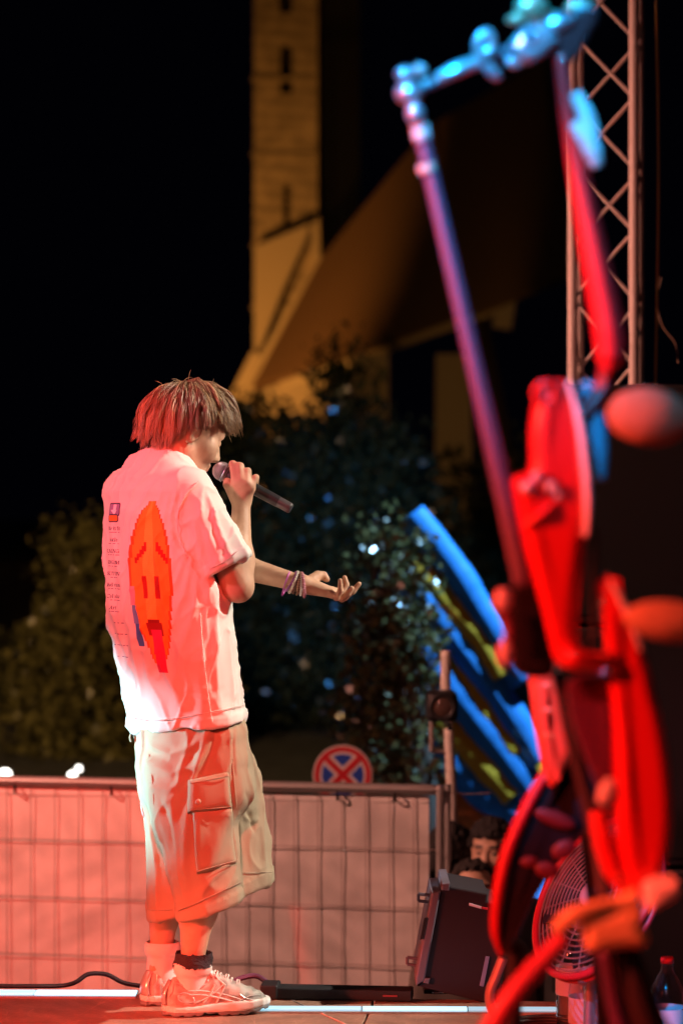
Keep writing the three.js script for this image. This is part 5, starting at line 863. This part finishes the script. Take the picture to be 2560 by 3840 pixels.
// ------------------------------------------------------------------ truss tower
{
  const d = 9.75, c = P(2270, 0, d), a = 0.122, th = 0.2, t = thing('truss_tower', 'aluminium box truss tower rising on the far side of the stage', 'truss', [c.x, GROUND, c.z]), H = 5.2;
  const tub = std(0.66, 0.56, 0.52, 0.5, 0.1), cs = []; for (const [u, v] of [[-1, -1], [1, -1], [1, 1], [-1, 1]]) cs.push(V(Math.cos(th) * u * a - Math.sin(th) * v * a, 0, Math.sin(th) * u * a + Math.cos(th) * v * a));
  for (const p of cs) mesh('chord', bar(p.clone().setY(0.05), p.clone().setY(H), 0.021, 14), tub, t);
  for (let f = 0; f < 4; f++) { const p = cs[f], q = cs[(f + 1) % 4]; for (let k = 0; k < 19; k++) { const y0 = 0.15 + k * 0.265, up = (k + f) % 2; mesh('brace', bar((up ? p : q).clone().setY(y0), (up ? q : p).clone().setY(y0 + 0.265), 0.008, 8), tub, t); } }
  mesh('base_plate', rbox(0, 0.025, 0, 0.6, 0.05, 0.6, 0.01), steel, t);
  mesh('cable', sweep([V(0.19, 2.2, 0.08), V(0.185, 3.2, 0.09), V(0.2, 4.4, 0.09), V(0.19, H, 0.08)], 0.006, { seg: 6, n: 30 }), std(0.3, 0.22, 0.05, 0.6), t);
  const lp = [P(2478, 1040, d), P(2462, 1120, d), P(2480, 1220, d), P(2530, 1290, d), P(2540, 1360, d)]; mesh('cable', into(sweep(lp, 0.003, { seg: 6, n: 30 }), t), std(0.25, 0.18, 0.12, 0.7), t);
}
// black loudspeaker tower in front of the truss
{
  const d = 8.6, xl = P(2100, 0, d).x, t = thing('speaker_tower', 'tall black loudspeaker stack beside the truss tower', 'speaker', [xl + 0.5, GROUND, -d - 0.35]), cab = std(0.012, 0.01, 0.01, 0.8), gr = std(0.012, 0.011, 0.011, 0.8, 0.3);
  for (let k = 0; k < 4; k++) { const h = 0.852, y0 = 0.02 + k * (h + 0.012); mesh('cabinet', rbox(0, y0 + h / 2, 0, 1.0, h, 0.7, 0.015), cab, t); mesh('grille', rbox(0, y0 + h / 2, 0.352, 0.94, h - 0.06, 0.01, 0.004), gr, t); for (const s of [-1, 1]) mesh('handle', rbox(s * 0.502, y0 + h / 2, 0, 0.01, 0.12, 0.2, 0.004), gr, t); }
}

// ------------------------------------------------------------------ stage monitor, black cable tray and cables at the stage edge
{
  const d = 6.83, t = thing('stage_monitor', 'black stage monitor speaker tilted up at the stage edge', 'speaker', [P(1700, 0, d).x, 0, -d]), body = new THREE.MeshPhysicalMaterial({ color: rgb(0.032, 0.022, 0.027), roughness: 0.8, specularIntensity: 0.35 }), edge = std(0.13, 0.1, 0.13, 0.6);
  const top = plate([[1644, 3322], [1652, 3292], [1818, 3324], [1815, 3352], [1852, 3362], [1880, 3560], [1862, 3740], [1826, 3732], [1560, 3665], [1580, 3640]], d, 0.26, 0.006, { smooth: false });
  mesh('cabinet', into(top, t), body, t); mesh('side_rail', into(plate([[1612, 3320], [1644, 3316], [1586, 3644], [1553, 3662], [1552, 3636]], d - 0.004, 0.27, 0.006, { smooth: false }), t), edge, t);
  mesh('recess', into(plate([[1590, 3442], [1602, 3440], [1586, 3520], [1574, 3524]], d - 0.138, 0.006, 0.001, { smooth: false }), t), gr0(), t);
  function gr0() { return std(0.01, 0.008, 0.01, 0.9); }
  for (const [x, y] of [[1590, 3364], [1548, 3602]]) { const q = (dx, dy) => P(x + dx, y + dy, d - 0.05); mesh('bracket', into(merge([bar(q(-22, -12), q(24, -6), 0.0045), bar(q(-22, 14), q(24, 20), 0.0045), bar(q(-22, -12), q(-22, 14), 0.0045), bar(q(24, -6), q(24, 20), 0.0045)]), t), edge, t); }
  mesh('corner_cap', into(plate([[1650, 3286], [1678, 3284], [1674, 3312], [1646, 3310]], d - 0.006, 0.27, 0.003, { smooth: false }), t), edge, t); mesh('corner_cap', into(plate([[1584, 3634], [1606, 3634], [1600, 3656], [1580, 3652]], d - 0.006, 0.265, 0.003, { smooth: false }), t), edge, t);
  const badge = (pts, m) => mesh('badge', into(plate(pts, d - 0.132, 0.004, 0.0005, { smooth: false }), t), m, t);
  badge([[1758, 3386], [1804, 3399], [1803, 3408], [1757, 3395]], std(0.75, 0.68, 0.78, 0.5)); badge([[1806, 3400], [1828, 3404], [1827, 3412], [1805, 3408]], std(0.6, 0.03, 0.06, 0.5)); badge([[1820, 3586], [1834, 3588], [1812, 3700], [1797, 3696]], std(0.22, 0.22, 0.4, 0.6));
  mesh('foot', into(box(P(1588, 0, d).x, P(1680, 0, d).x, 0.003, 0.062, -d - 0.1, -d + 0.02), t), body, t); mesh('foot', into(box(P(1700, 0, d).x, P(1868, 0, d).x, 0.003, 0.03, -d - 0.1, -d + 0.02), t), body, t);
  for (const [x, y, w] of [[1638, 3690, 36], [1630, 3722, 22], [1652, 3736, 24], [1700, 3736, 34], [1790, 3726, 50]]) { const p = P(x, y, d - 0.03); mesh('connector', into(rbox(p.x, Math.max(p.y, 0.009), p.z, w * d / FPX, 0.0065, 0.02, 0.002, 2), t), std(0.6, 0.62, 0.68, 0.15, 0.9), t); }
}
{
  const d = 6.755, a = P(985, 0, d), c = P(1547, 0, d + 0.0), t = thing('cable_tray', 'low black cable tray lying along the stage edge', 'cable tray', [(a.x + c.x) / 2, 0, -d]), w = c.x - a.x; t.rotation.y = -0.1;
  mesh('tray', rbox(0, 0.018, 0, w, 0.03, 0.07, 0.004), std(0.012, 0.011, 0.014, 0.7), t); mesh('end_lip', rbox(-w / 2 + 0.02, 0.022, 0, 0.05, 0.04, 0.08, 0.006), std(0.014, 0.012, 0.015, 0.6), t);
  mesh('label_plate', rbox(w / 2 - 0.06, 0.018, 0.0365, 0.04, 0.005, 0.002, 0.0008), std(0.3, 0.05, 0.06, 0.5), t);
}
{
  const y = 0.0075, e = (px, py, h = 0) => { const d = EYE * FPX / (py - 1920); const p = P(px, py, d); p.y = y + h; return p; };
  tag(mesh('cable', sweep([e(-120, 3706), e(120, 3708), e(250, 3704), e(290, 3706, 0.012), e(330, 3703, 0.03), e(400, 3701, 0.028), e(460, 3704, 0.008), e(530, 3707), e(800, 3712)], 0.0065, { seg: 8, n: 80 }), std(0.015, 0.012, 0.015, 0.6)), 'black cable with a raised loop on the stage edge left of the shoes', 'cable');
  tag(mesh('cable', sweep([e(840, 3712), e(900, 3706, 0.02), e(960, 3704, 0.026), e(1010, 3712, 0.01), e(1100, 3730)], 0.008, { seg: 8, n: 40 }), std(0.16, 0.06, 0.12, 0.5)), 'purple grey cable curling behind the toe of the near shoe', 'cable');
}

// ------------------------------------------------------------------ red guitar on a tall stand, close to the camera
const gd = 3.1, gpx = gd / FPX, gp = (x, y, dz = 0) => P(x, y, gd + dz);
const chrome = std(0.78, 0.78, 0.8, 0.28, 0.75), paleM = std(0.62, 0.6, 0.56, 0.6), gloss = new THREE.MeshPhysicalMaterial({ color: rgb(0.62, 0.012, 0.012), roughness: 0.35, clearcoat: 0.9, clearcoatRoughness: 0.08 }), blackGloss = new THREE.MeshPhysicalMaterial({ color: rgb(0.012, 0.01, 0.012), roughness: 0.25, clearcoat: 0.7, clearcoatRoughness: 0.2 }), brass = std(0.75, 0.55, 0.32, 0.35, 0.6);
const px = (...r) => r.map((v) => v * gpx);
{
  const g = thing('electric_guitar', 'glossy red electric guitar held upright on a tall stand', 'guitar', [gp(2200, 0).x, gp(0, 3400).y, -gd]);
  const add = (name, geo, m, parent = g) => mesh(name, into(geo, g), m, parent);
  add('neck', sweep([gp(2098, 205), gp(2136, 470), gp(2185, 740), gp(2236, 1000), gp(2280, 1240), gp(2286, 1340), gp(2278, 1400)], px(30, 40, 52, 64, 72, 68, 24), { seg: 22, n: 60, flat: 0.85 }), gloss);
  const hs = add('headstock', plate([[2075, 215], [2068, 150], [2110, 70], [2190, 30], [2240, 60], [2215, 120], [2140, 240]], gd, 0.02, 0.006), std(0.05, 0.012, 0.012, 0.3));
  for (const [x, y, rx, ry, dz] of [[1990, 22, 62, 40, -0.01], [1945, 68, 50, 22, 0], [2040, 62, 60, 20, 0.01], [2170, 20, 60, 24, 0.02]]) { const p = gp(x, y, dz); mesh('tuner', into(new THREE.SphereGeometry(gpx, 18, 12).scale(rx, ry, 26).rotateZ(0.2).translate(p.x, p.y, p.z), g), brass, hs); }
  for (const [a, c, r] of [[[2158, 350], [2226, 580], 30], [[2152, 462], [2238, 625], 34]]) add('cloth_wrap', sweep([gp(...a, -0.022), gp((a[0] + c[0]) / 2 + 16, (a[1] + c[1]) / 2, -0.024), gp(...c, -0.018)], px(r * 0.7, r, r * 1.05, r * 0.7), { seg: 14, n: 20 }), paleM);
  add('neck_heel', sweep([gp(2282, 1330, 0.012), gp(2268, 1420, 0.02), gp(2228, 1500, 0.02), gp(2150, 1580, 0.01)], px(52, 50, 52, 40), { seg: 16, n: 24, flat: 0.7 }), std(0.16, 0.012, 0.014, 0.45));  // heel coloured dark for the shadow between neck and body
  // body: an upper horn, a narrow waist and a long lower wing round an open slot
  const body = add('body', plate([[2010, 1440], [2060, 1425], [2125, 1435], [2165, 1530], [2192, 1660], [2205, 1850], [2196, 2000], [2176, 2180], [2164, 2330], [2166, 2440], [2120, 2500], [2082, 2480], [2062, 2420], [2020, 2250], [1965, 2060], [1934, 1910], [1916, 1800], [1950, 1776], [1982, 1750], [1984, 1600]], gd, 0.06, 0.022, { seg: 8 }), gloss);
  mesh('lower_wing', into(plate([[2270, 2150], [2318, 2205], [2392, 2390], [2452, 2600], [2492, 2800], [2512, 3000], [2506, 3150], [2478, 3270], [2440, 3340], [2382, 3350], [2330, 3270], [2304, 3100], [2300, 2900], [2294, 2700], [2280, 2540], [2262, 2400], [2254, 2260]], gd + 0.005, 0.06, 0.016, { seg: 7 }), g), gloss, body);
  mesh('binding', into(sweep([gp(2288, 2180, -0.036), gp(2330, 2255, -0.042), gp(2372, 2350, -0.042), gp(2404, 2440, -0.036)], px(12, 20, 20, 12), { seg: 12, n: 24, flat: 0.6 }), g), std(0.72, 0.7, 0.7, 0.35), body);  // pale strip laid along the wing edge as its painted highlight
  mesh('binding', into(sweep([gp(2128, 1430, -0.03), gp(2166, 1560, -0.032), gp(2190, 1720, -0.033), gp(2202, 1880, -0.033), gp(2196, 2010, -0.031)], px(12, 24, 27, 25, 16), { seg: 14, n: 40, flat: 0.6 }), g), std(0.72, 0.72, 0.7, 0.35), body);
  mesh('arm_pad', into(sweep([gp(2196, 1432, 0.03), gp(2228, 1560, 0.032), gp(2246, 1690, 0.032), gp(2246, 1800, 0.03)], px(40, 58, 58, 42), { seg: 18, n: 30, flat: 0.6 }), g), std(0.05, 0.36, 0.5, 0.5), body);  // teal base colour stands in for blue lamp light on a pale pad
  mesh('strap_hook', into(new THREE.TorusGeometry(38 * gpx, 15 * gpx, 12, 30).rotateX(0.3).translate(gp(2036, 1478, 0).x, gp(0, 1478).y, -gd + 0.03), g), gloss, body);
  for (const [x, y, r] of [[1974, 1830, 26], [2010, 1788, 20], [2064, 1826, 22], [2088, 1858, 14]]) { const p = gp(x, y, -0.034); mesh('control_knob', into(new THREE.SphereGeometry(r * gpx, 16, 12).translate(p.x, p.y, p.z), g), chrome, body); }
  mesh('horn_rib', into(sweep([gp(1962, 1972, -0.028), gp(2030, 1930, -0.034), gp(2080, 1885, -0.03)], px(14, 20, 12), { seg: 12, n: 16 }), g), gloss, body);
  mesh('waist_block', into(sweep([gp(2098, 2440, -0.03), gp(2150, 2468, -0.036), gp(2230, 2480, -0.03), gp(2290, 2470, -0.02)], px(40, 46, 36, 30), { seg: 16, n: 20 }), g), gloss, body);
  mesh('pickguard', into(plate([[2120, 2560], [2190, 2530], [2280, 2545], [2292, 2720], [2288, 2900], [2250, 2960], [2190, 2840], [2140, 2700]], gd + 0.05, 0.02, 0.006), g), new THREE.MeshPhysicalMaterial({ color: rgb(0.09, 0.02, 0.06), roughness: 0.35, clearcoat: 0.5, clearcoatRoughness: 0.3 }), body);
  mesh('edge_plate', into(sweep([gp(2256, 3010, -0.01), gp(2274, 2965, -0.014), gp(2292, 2925, -0.01)], px(24, 34, 20), { seg: 12, n: 14 }), g), paleM, body);
  mesh('lower_rib', into(sweep([gp(2236, 3040, 0), gp(2262, 3150, -0.004), gp(2300, 3260, -0.006), gp(2345, 3345, -0.004)], px(30, 42, 42, 26), { seg: 14, n: 24 }), g), gloss, body);
}
tag(mesh('guitar_strap', merge([sweep([gp(2232, 1990, 0.06), gp(2226, 2200, 0.07), gp(2218, 2380, 0.07), gp(2150, 2560, 0.08), gp(2190, 2760, 0.07), gp(2262, 3010, 0.06), gp(2300, 3220, 0.05), gp(2330, 3360, 0.05)], px(34, 44, 44, 40, 42, 40, 38, 36), { seg: 10, n: 60, flat: 0.25 })]), std(0.018, 0.014, 0.018, 0.8)), 'black strap hanging down beside the red guitar body', 'strap');

// ------------------------------------------------------------------ the stand that holds it
{
  const g = thing('guitar_stand', 'tall metal guitar stand with a slanting pole and orange lit cradle', 'guitar stand', [gp(2150, 0).x, 0, -gd]), add = (name, geo, m, parent = g) => mesh(name, into(geo, g), m, parent);
  const tubeM = std(0.14, 0.08, 0.13, 0.45, 0.2);
  const pole = add('pole', sweep([gp(1556, 400), gp(1660, 850), gp(1760, 1290), gp(1860, 1730), gp(1962, 2195)], px(27, 29, 31, 34, 37), { seg: 18, n: 50 }), tubeM);
  mesh('ferrule', into(sweep([gp(1572, 470), gp(1586, 530)], px(33, 33), { seg: 16, n: 4 }), g), std(0.75, 0.7, 0.62, 0.4), pole); mesh('ferrule', into(sweep([gp(1599, 620), gp(1604, 650)], px(35, 35), { seg: 16, n: 4 }), g), std(0.7, 0.55, 0.4, 0.4), pole);
  const yoke = add('yoke_arm', sweep([gp(1530, 345), gp(1600, 322), gp(1720, 262), gp(1860, 205), gp(2000, 165), gp(2095, 140)], px(15, 19, 22, 22, 24, 20), { seg: 14, n: 40 }), std(0.12, 0.11, 0.13, 0.5, 0.5));
  const lump = (name, x, y, rx, ry, rot = 0, dz = -0.012, m = chrome) => { const p = gp(x, y, dz); return mesh(name, into(new THREE.SphereGeometry(gpx, 22, 16).scale(rx, ry, Math.min(rx, ry)).rotateZ(rot).translate(p.x, p.y, p.z), g), m, yoke); };
  lump('pivot', 1518, 278, 36, 28); lump('pivot', 1532, 348, 52, 44); lump('pivot', 1556, 425, 34, 46, 0.2); lump('pivot_cap', 1572, 262, 28, 22, 0, 0.01, paleM); lump('pivot_cap', 1600, 312, 22, 18, 0, 0.0, paleM);
  mesh('spring_sleeve', into(sweep([gp(1640, 296, -0.012), gp(1700, 266, -0.014), gp(1800, 228, -0.012)], px(22, 29, 27), { seg: 16, n: 20 }), g), chrome, yoke);
  mesh('thumb_ring', into(new THREE.TorusGeometry(34 * gpx, 17 * gpx, 12, 30).scale(0.8, 1.15, 1).rotateZ(-0.3).translate(gp(1812, 0).x, gp(0, 172).y, -gd + 0.016), g), chrome, yoke); mesh('thumb_screw', into(sweep([gp(1820, 240, -0.014), gp(1850, 275, -0.014), gp(1872, 296, -0.01)], px(22, 24, 14), { seg: 12, n: 12 }), g), chrome, yoke);
  mesh('clamp_jaw', into(plate([[1905, 170], [1960, 105], [2040, 95], [2088, 150], [2060, 190], [1990, 236], [1935, 220]], gd - 0.012, 0.036, 0.012, { seg: 4 }), g), chrome, yoke); mesh('clamp_bolt', into(new THREE.TorusGeometry(20 * gpx, 9 * gpx, 10, 24).translate(gp(1978, 0).x, gp(0, 154).y, -gd + 0.034), g), std(0.3, 0.35, 0.4, 0.3, 0.8), yoke); lump('clamp_tip', 1922, 236, 32, 18, -0.4); lump('grip', 2090, 85, 66, 32, 0.35); lump('grip', 2190, 44, 44, 26, 0.1, 0.0);
  const cl = add('clutch', plate([[1905, 2200], [1960, 2170], [2020, 2190], [2070, 2300], [2078, 2440], [2060, 2530], [1960, 2535], [1915, 2490], [1900, 2340]], gd + 0.07, 0.06, 0.014), new THREE.MeshPhysicalMaterial({ color: rgb(0.008, 0.006, 0.008), roughness: 0.9, specularIntensity: 0.3 }));
  for (const [x, y, rx, ry] of [[1884, 2250, 34, 46], [1892, 2450, 30, 52]]) { const p = gp(x, y, -0.01); mesh('clutch_knob', into(new THREE.SphereGeometry(gpx, 18, 14).scale(rx, ry, 30).translate(p.x, p.y, p.z), g), std(0.55, 0.42, 0.46, 0.4), cl); }
  mesh('clutch_lever', into(sweep([gp(1880, 2280, 0.02), gp(1905, 2350, 0.02), gp(1896, 2430, 0.02)], px(18, 20, 18), { seg: 10, n: 14 }), g), std(0.16, 0.04, 0.09, 0.5), cl);
  add('lower_pole', sweep([gp(2090, 2520, 0.1), gp(2150, 2800, 0.1), gp(2236, 3160, 0.08), gp(2276, 3470, 0.05)], px(26, 28, 30, 30), { seg: 14, n: 30 }), std(0.03, 0.02, 0.03, 0.5, 0.3));
  // cradle and its legs
  const amber = std(0.66, 0.5, 0.22, 0.5), cr = add('cradle', plate([[2170, 3440], [2240, 3404], [2330, 3392], [2398, 3400], [2404, 3450], [2424, 3500], [2410, 3540], [2330, 3548], [2210, 3560], [2180, 3520]], gd - 0.03, 0.07, 0.02, { seg: 5 }), amber);
  mesh('cradle_arm', into(sweep([gp(2088, 3486, -0.05), gp(2140, 3436, -0.06), gp(2210, 3410, -0.06), gp(2310, 3390, -0.05), gp(2390, 3365, -0.05)], px(30, 34, 30, 32, 40), { seg: 16, n: 40 }), g), amber, cr);
  mesh('rubber_rest', into(plate([[2412, 3318], [2440, 3300], [2520, 3288], [2542, 3310], [2536, 3350], [2480, 3388], [2430, 3410], [2408, 3380]], gd - 0.05, 0.06, 0.014), g), std(0.8, 0.76, 0.7, 0.7), cr);
  const low = (x, y, dz) => { const p = gp(x, y, dz); return p; }, floorAt = (x, z) => V(x, 0.012, z);
  add('leg', sweep([low(2116, 3510, -0.04), low(1850, 3840, -0.06), floorAt(-0.05, -gd - 0.1)], px(36, 40, 36), { seg: 14, n: 30 }), std(0.55, 0.05, 0.09, 0.45, 0.1)); add('leg', sweep([low(2330, 3560, 0), low(2440, 3850, 0), floorAt(0.75, -gd - 0.35)], px(58, 66, 40), { seg: 14, n: 24 }), std(0.02, 0.016, 0.02, 0.5)); add('leg', sweep([low(2270, 3560, 0.02), low(2330, 3850, 0.06), floorAt(0.55, -gd + 0.3)], px(34, 40, 34), { seg: 12, n: 20 }), std(0.08, 0.03, 0.1, 0.4));
}

// ------------------------------------------------------------------ second, black instrument with a red edge behind it
{
  const d = 3.95, k = d / FPX, g2 = (x, y, dz = 0) => P(x, y, d + dz), g = thing('black_guitar', 'black guitar body with a broad red edge behind the red guitar', 'guitar', [g2(2050, 0).x, 0, -d]), add = (name, geo, m, parent = g) => mesh(name, into(geo, g), m, parent), pp = (...r) => r.map((v) => v * k);
  const body = add('body', plate([[2170, 2700], [2262, 2850], [2246, 3000], [2196, 3100], [2086, 3226], [1996, 3366], [1934, 3500], [1896, 3566], [1862, 3520], [1890, 3300], [1930, 3140], [2030, 2920]], d, 0.09, 0.02, { seg: 4 }), blackGloss);
  mesh('edge', into(sweep([g2(2150, 2730, -0.03), g2(2056, 2880, -0.04), g2(1966, 3040, -0.045), g2(1896, 3210, -0.045), g2(1862, 3380, -0.045), g2(1858, 3500, -0.04), g2(1880, 3580, -0.03)], pp(20, 26, 30, 30, 28, 24, 14), { seg: 14, n: 60, flat: 0.8 }), g), std(0.42, 0.008, 0.016, 0.5), body);
  for (const [x, y, rx, ry, r] of [[2172, 2826, 34, 20, -0.3], [2080, 3070, 70, 26, -0.35], [2112, 3186, 42, 30, 0.5], [2050, 3262, 40, 28, -0.2], [1984, 3232, 30, 20, 0]]) { const p = g2(x, y, -0.055); mesh('red_reflection', into(new THREE.SphereGeometry(k, 16, 12).scale(rx * 1.15, ry * 1.1, 12).rotateZ(r).translate(p.x, p.y, p.z), g), std(0.1, 0.006, 0.008, 0.5), body); }  // reflections of red light in the black gloss, built as flat ovals
  add('neck', sweep([g2(2040, 2960, 0.03), g2(2120, 2820, 0.03), g2(2210, 2640, 0.03), g2(2330, 2380, 0.04)], pp(30, 30, 28, 26), { seg: 12, n: 24 }), std(0.06, 0.012, 0.02, 0.5));
  add('shoulder_strap', plate([[1964, 2486], [2010, 2456], [2078, 2462], [2112, 2560], [2136, 2700], [2158, 2800], [2110, 2890], [2062, 2950], [2026, 2850], [1998, 2700], [1984, 2580]], d - 0.1, 0.05, 0.02, { seg: 4 }), new THREE.MeshPhysicalMaterial({ color: rgb(0.7, 0.06, 0.02), roughness: 0.4, clearcoat: 0.5, clearcoatRoughness: 0.25 }));
  for (const y of [2570, 2665, 2760]) add('strap_rib', sweep([g2(1994 + (y - 2560) * 0.2, y + 10, -0.112), g2(2050, y, -0.118), g2(2100 + (y - 2560) * 0.12, y - 12, -0.112)], pp(14, 22, 14), { seg: 10, n: 14 }), std(0.7, 0.1, 0.03, 0.45));
  add('support_leg', bar(g2(1930, 3540, 0.03), V(g2(1900, 0).x, 0.012, -d - 0.05), 0.014), blackMetal); add('support_leg', bar(g2(2200, 3090, 0.06), V(g2(2420, 0).x, 0.012, -d - 0.25), 0.012), blackMetal);
}

// ------------------------------------------------------------------ floor fan
{
  const d = 5.6, c = P(2172, 3330, d), R0 = 0.195, n = V(-0.76, 0.5, 0.42).normalize(), q = new THREE.Quaternion().setFromUnitVectors(V(0, 0, 1), n), g = thing('floor_fan', 'floor fan with a wire grille tilted upwards behind the guitars', 'fan', [c.x, 0, c.z]);
  const cc = c.clone().setX(0).setZ(0).addScaledVector(n, -0.05).setComponent(0, 0); const T = (geo) => geo.applyQuaternion(q).translate(cc.x - n.x * 0.05, c.y - n.y * 0.05, -n.z * 0.05), wire = std(0.28, 0.18, 0.14, 0.45, 0.2), bulge = (r) => 0.014 * (1 - (r / R0) ** 2);
  for (let r = 0.04; r < R0; r += 0.0145) mesh('grille_ring', T(new THREE.TorusGeometry(r, 0.0021, 6, 72).translate(0, 0, bulge(r))), wire, g);
  for (let k = 0; k < 16; k++) { const a = k / 16 * 2 * Math.PI, pts = []; for (let i = 0; i <= 8; i++) { const r = lerp(0.03, R0, i / 8); pts.push(V(Math.cos(a) * r, Math.sin(a) * r, bulge(r) - 0.003)); } mesh('grille_spoke', T(sweep(pts, 0.0017, { seg: 5, n: 12 })), wire, g); }
  const redM = std(0.45, 0.02, 0.03, 0.4); mesh('rim', T(new THREE.TorusGeometry(R0 + 0.004, 0.009, 10, 80)), redM, g); mesh('rim', T(new THREE.TorusGeometry(R0 + 0.004, 0.008, 10, 80).translate(0, 0, -0.02)), redM, g);
  mesh('hub_cap', T(new THREE.SphereGeometry(0.03, 20, 12).scale(1, 1, 0.5).translate(0, 0, 0.018)), std(0.5, 0.35, 0.33, 0.4), g);
  const bl = std(0.012, 0.01, 0.01, 0.9); for (let k = 0; k < 4; k++) { const s = new THREE.Shape(); s.moveTo(0.03, -0.03); s.quadraticCurveTo(0.12, -0.1, 0.168, -0.04); s.quadraticCurveTo(0.178, 0.03, 0.15, 0.055); s.quadraticCurveTo(0.1, 0.06, 0.03, 0.03); mesh('blade', T(new THREE.ExtrudeGeometry(s, { depth: 0.003, bevelEnabled: false }).rotateX(0.35).rotateZ(k * Math.PI / 2).translate(0, 0, -0.005)), bl, g); }
  mesh('motor', T(new THREE.CylinderGeometry(0.05, 0.06, 0.09, 24).rotateX(Math.PI / 2).translate(0, 0, -0.075)), blackMetal, g);
  const st = (x, y) => P(x, y, d - 0.02).sub(g.position); mesh('stand', sweep([st(1884, 3592), st(1858, 3660), st(1836, 3720), st(1838, 3770), st(1858, 3812), V(st(1890, 0).x, 0.14, 0.1), V(st(1900, 0).x, 0.016, 0.12), V(0.3, 0.016, 0.12)], 0.0115, { seg: 10, n: 60 }), std(0.55, 0.4, 0.36, 0.4, 0.3), g); mesh('stand_arm', T(bar(V(0, -0.208, -0.02), V(0, 0.208, -0.02), 0.011)), steel, g); mesh('stand_post', bar(V(0.02, 0.016, -0.02), V(0.03, c.y - 0.05, -0.02), 0.014), steel, g);
}
// ------------------------------------------------------------------ water bottles and a cable coil on the stage
function bottle(x, d, h, r, label, capM) {
  const p = P(x, 0, d), t = thing('water_bottle', label, 'bottle', [p.x, 0.001, p.z], 'water bottles on the stage floor'), lathe = (pts) => new THREE.LatheGeometry(pts.map(([a, y]) => new THREE.Vector2(a, y)), 36);
  const ribs = []; for (let i = 0; i <= 40; i++) { const y = 0.012 + (h * 0.68 - 0.012) * i / 40; ribs.push([r * (1 - 0.035 * Math.max(0, Math.sin(i * 1.3))), y]); }
  mesh('shell', lathe([[0, 0.004], [r * 0.8, 0.002], ...ribs, [r * 0.9, h * 0.75], [r * 0.55, h * 0.85], [r * 0.33, h * 0.9], [r * 0.32, h * 0.95]]), new THREE.MeshPhysicalMaterial({ color: rgb(0.95, 0.95, 0.97), roughness: 0.06, transmission: 1, thickness: 0, ior: 1.45 }), t);
  mesh('water', lathe([[0, 0.006], [r * 0.78, 0.006], [r * 0.93, 0.014], [r * 0.93, h * 0.5], [0, h * 0.5]]), new THREE.MeshPhysicalMaterial({ color: 0xffffff, roughness: 0, transmission: 1, thickness: 0.05, ior: 1.33 }), t);
  mesh('cap', lathe([[0, h], [r * 0.34, h], [r * 0.36, h * 0.99], [r * 0.36, h * 0.955], [0, h * 0.955]]), capM, t); mesh('label_band', lathe([[r * 1.008, h * 0.38], [r * 1.01, h * 0.4], [r * 1.01, h * 0.6], [r * 1.008, h * 0.62]]), std(0.55, 0.5, 0.52, 0.5), t);
}
bottle(2195, 5.95, 0.27, 0.043, 'clear water bottle standing in front of the fan', std(0.6, 0.6, 0.62, 0.4)); bottle(2500, 5.7, 0.31, 0.043, 'clear water bottle with a red cap at the right edge', std(0.5, 0.02, 0.03, 0.4)); bottle(2140, 6.25, 0.3, 0.04, 'clear water bottle half hidden behind the red stand leg', std(0.55, 0.3, 0.12, 0.4));
{ const pts = []; for (let k = 0; k <= 60; k++) { const a = k / 60 * 6 * Math.PI; pts.push(P(2050, 0, 6.3).setY(0.009 + 0.004 * k / 10).add(V(Math.cos(a) * (0.1 + 0.006 * Math.sin(a * 1.7)), 0, Math.sin(a) * 0.07))); } tag(mesh('cable_coil', sweep(pts, 0.006, { seg: 7, n: 220 }), std(0.03, 0.02, 0.022, 0.45)), 'black cable coil on the stage beside the fan', 'cable'); }

// ------------------------------------------------------------------ two foam covered microphones on booms at the right edge
function foamMic(x, y, rx, ry, d, tilt, label) {
  const c = P(x, y, d), k = d / FPX, t = thing('boom_microphone', label, 'microphone', [c.x + 0.28, 0, c.z - 0.1], 'foam covered microphones at the right edge'), geo = new THREE.IcosahedronGeometry(1, 5), p = geo.attributes.position;
  for (let i = 0; i < p.count; i++) { const v = V(p.getX(i), p.getY(i), p.getZ(i)), s = 1 + 0.03 * noise3(v.x * 7, v.y * 7, v.z * 7); p.setXYZ(i, v.x * s, v.y * s, v.z * s); } const g2 = mergeVertices(geo); g2.computeVertexNormals();
  mesh('foam', into(g2.scale(rx * k, ry * k, ry * k).rotateZ(tilt).translate(c.x, c.y, c.z), t), std(0.36, 0.23, 0.12, 0.95), t);
  const e = c.clone().add(V(rx * k * 0.8, -0.01, -0.02)), j = c.clone().add(V(0.28, 0.02, -0.1)); mesh('barrel', into(bar(e, e.clone().lerp(j, 0.4), 0.014, 14), t), blackMetal, t); mesh('boom', into(bar(e.clone().lerp(j, 0.3).add(V(0, -0.015, 0)), j, 0.008), t), blackMetal, t); mesh('pole', into(bar(j.clone().setY(0.02), j.clone().setY(j.y + 0.02), 0.011), t), blackMetal, t); mesh('base', new THREE.CylinderGeometry(0.13, 0.14, 0.02, 30).translate(0, 0.011, 0), blackMetal, t);
}
foamMic(2432, 1562, 160, 108, 3.0, -0.12, 'upper beige foam covered microphone beside the guitar neck'); foamMic(2520, 2330, 185, 78, 2.9, -0.1, 'lower beige foam covered microphone beside the guitar body');

renderer.render(scene, camera);
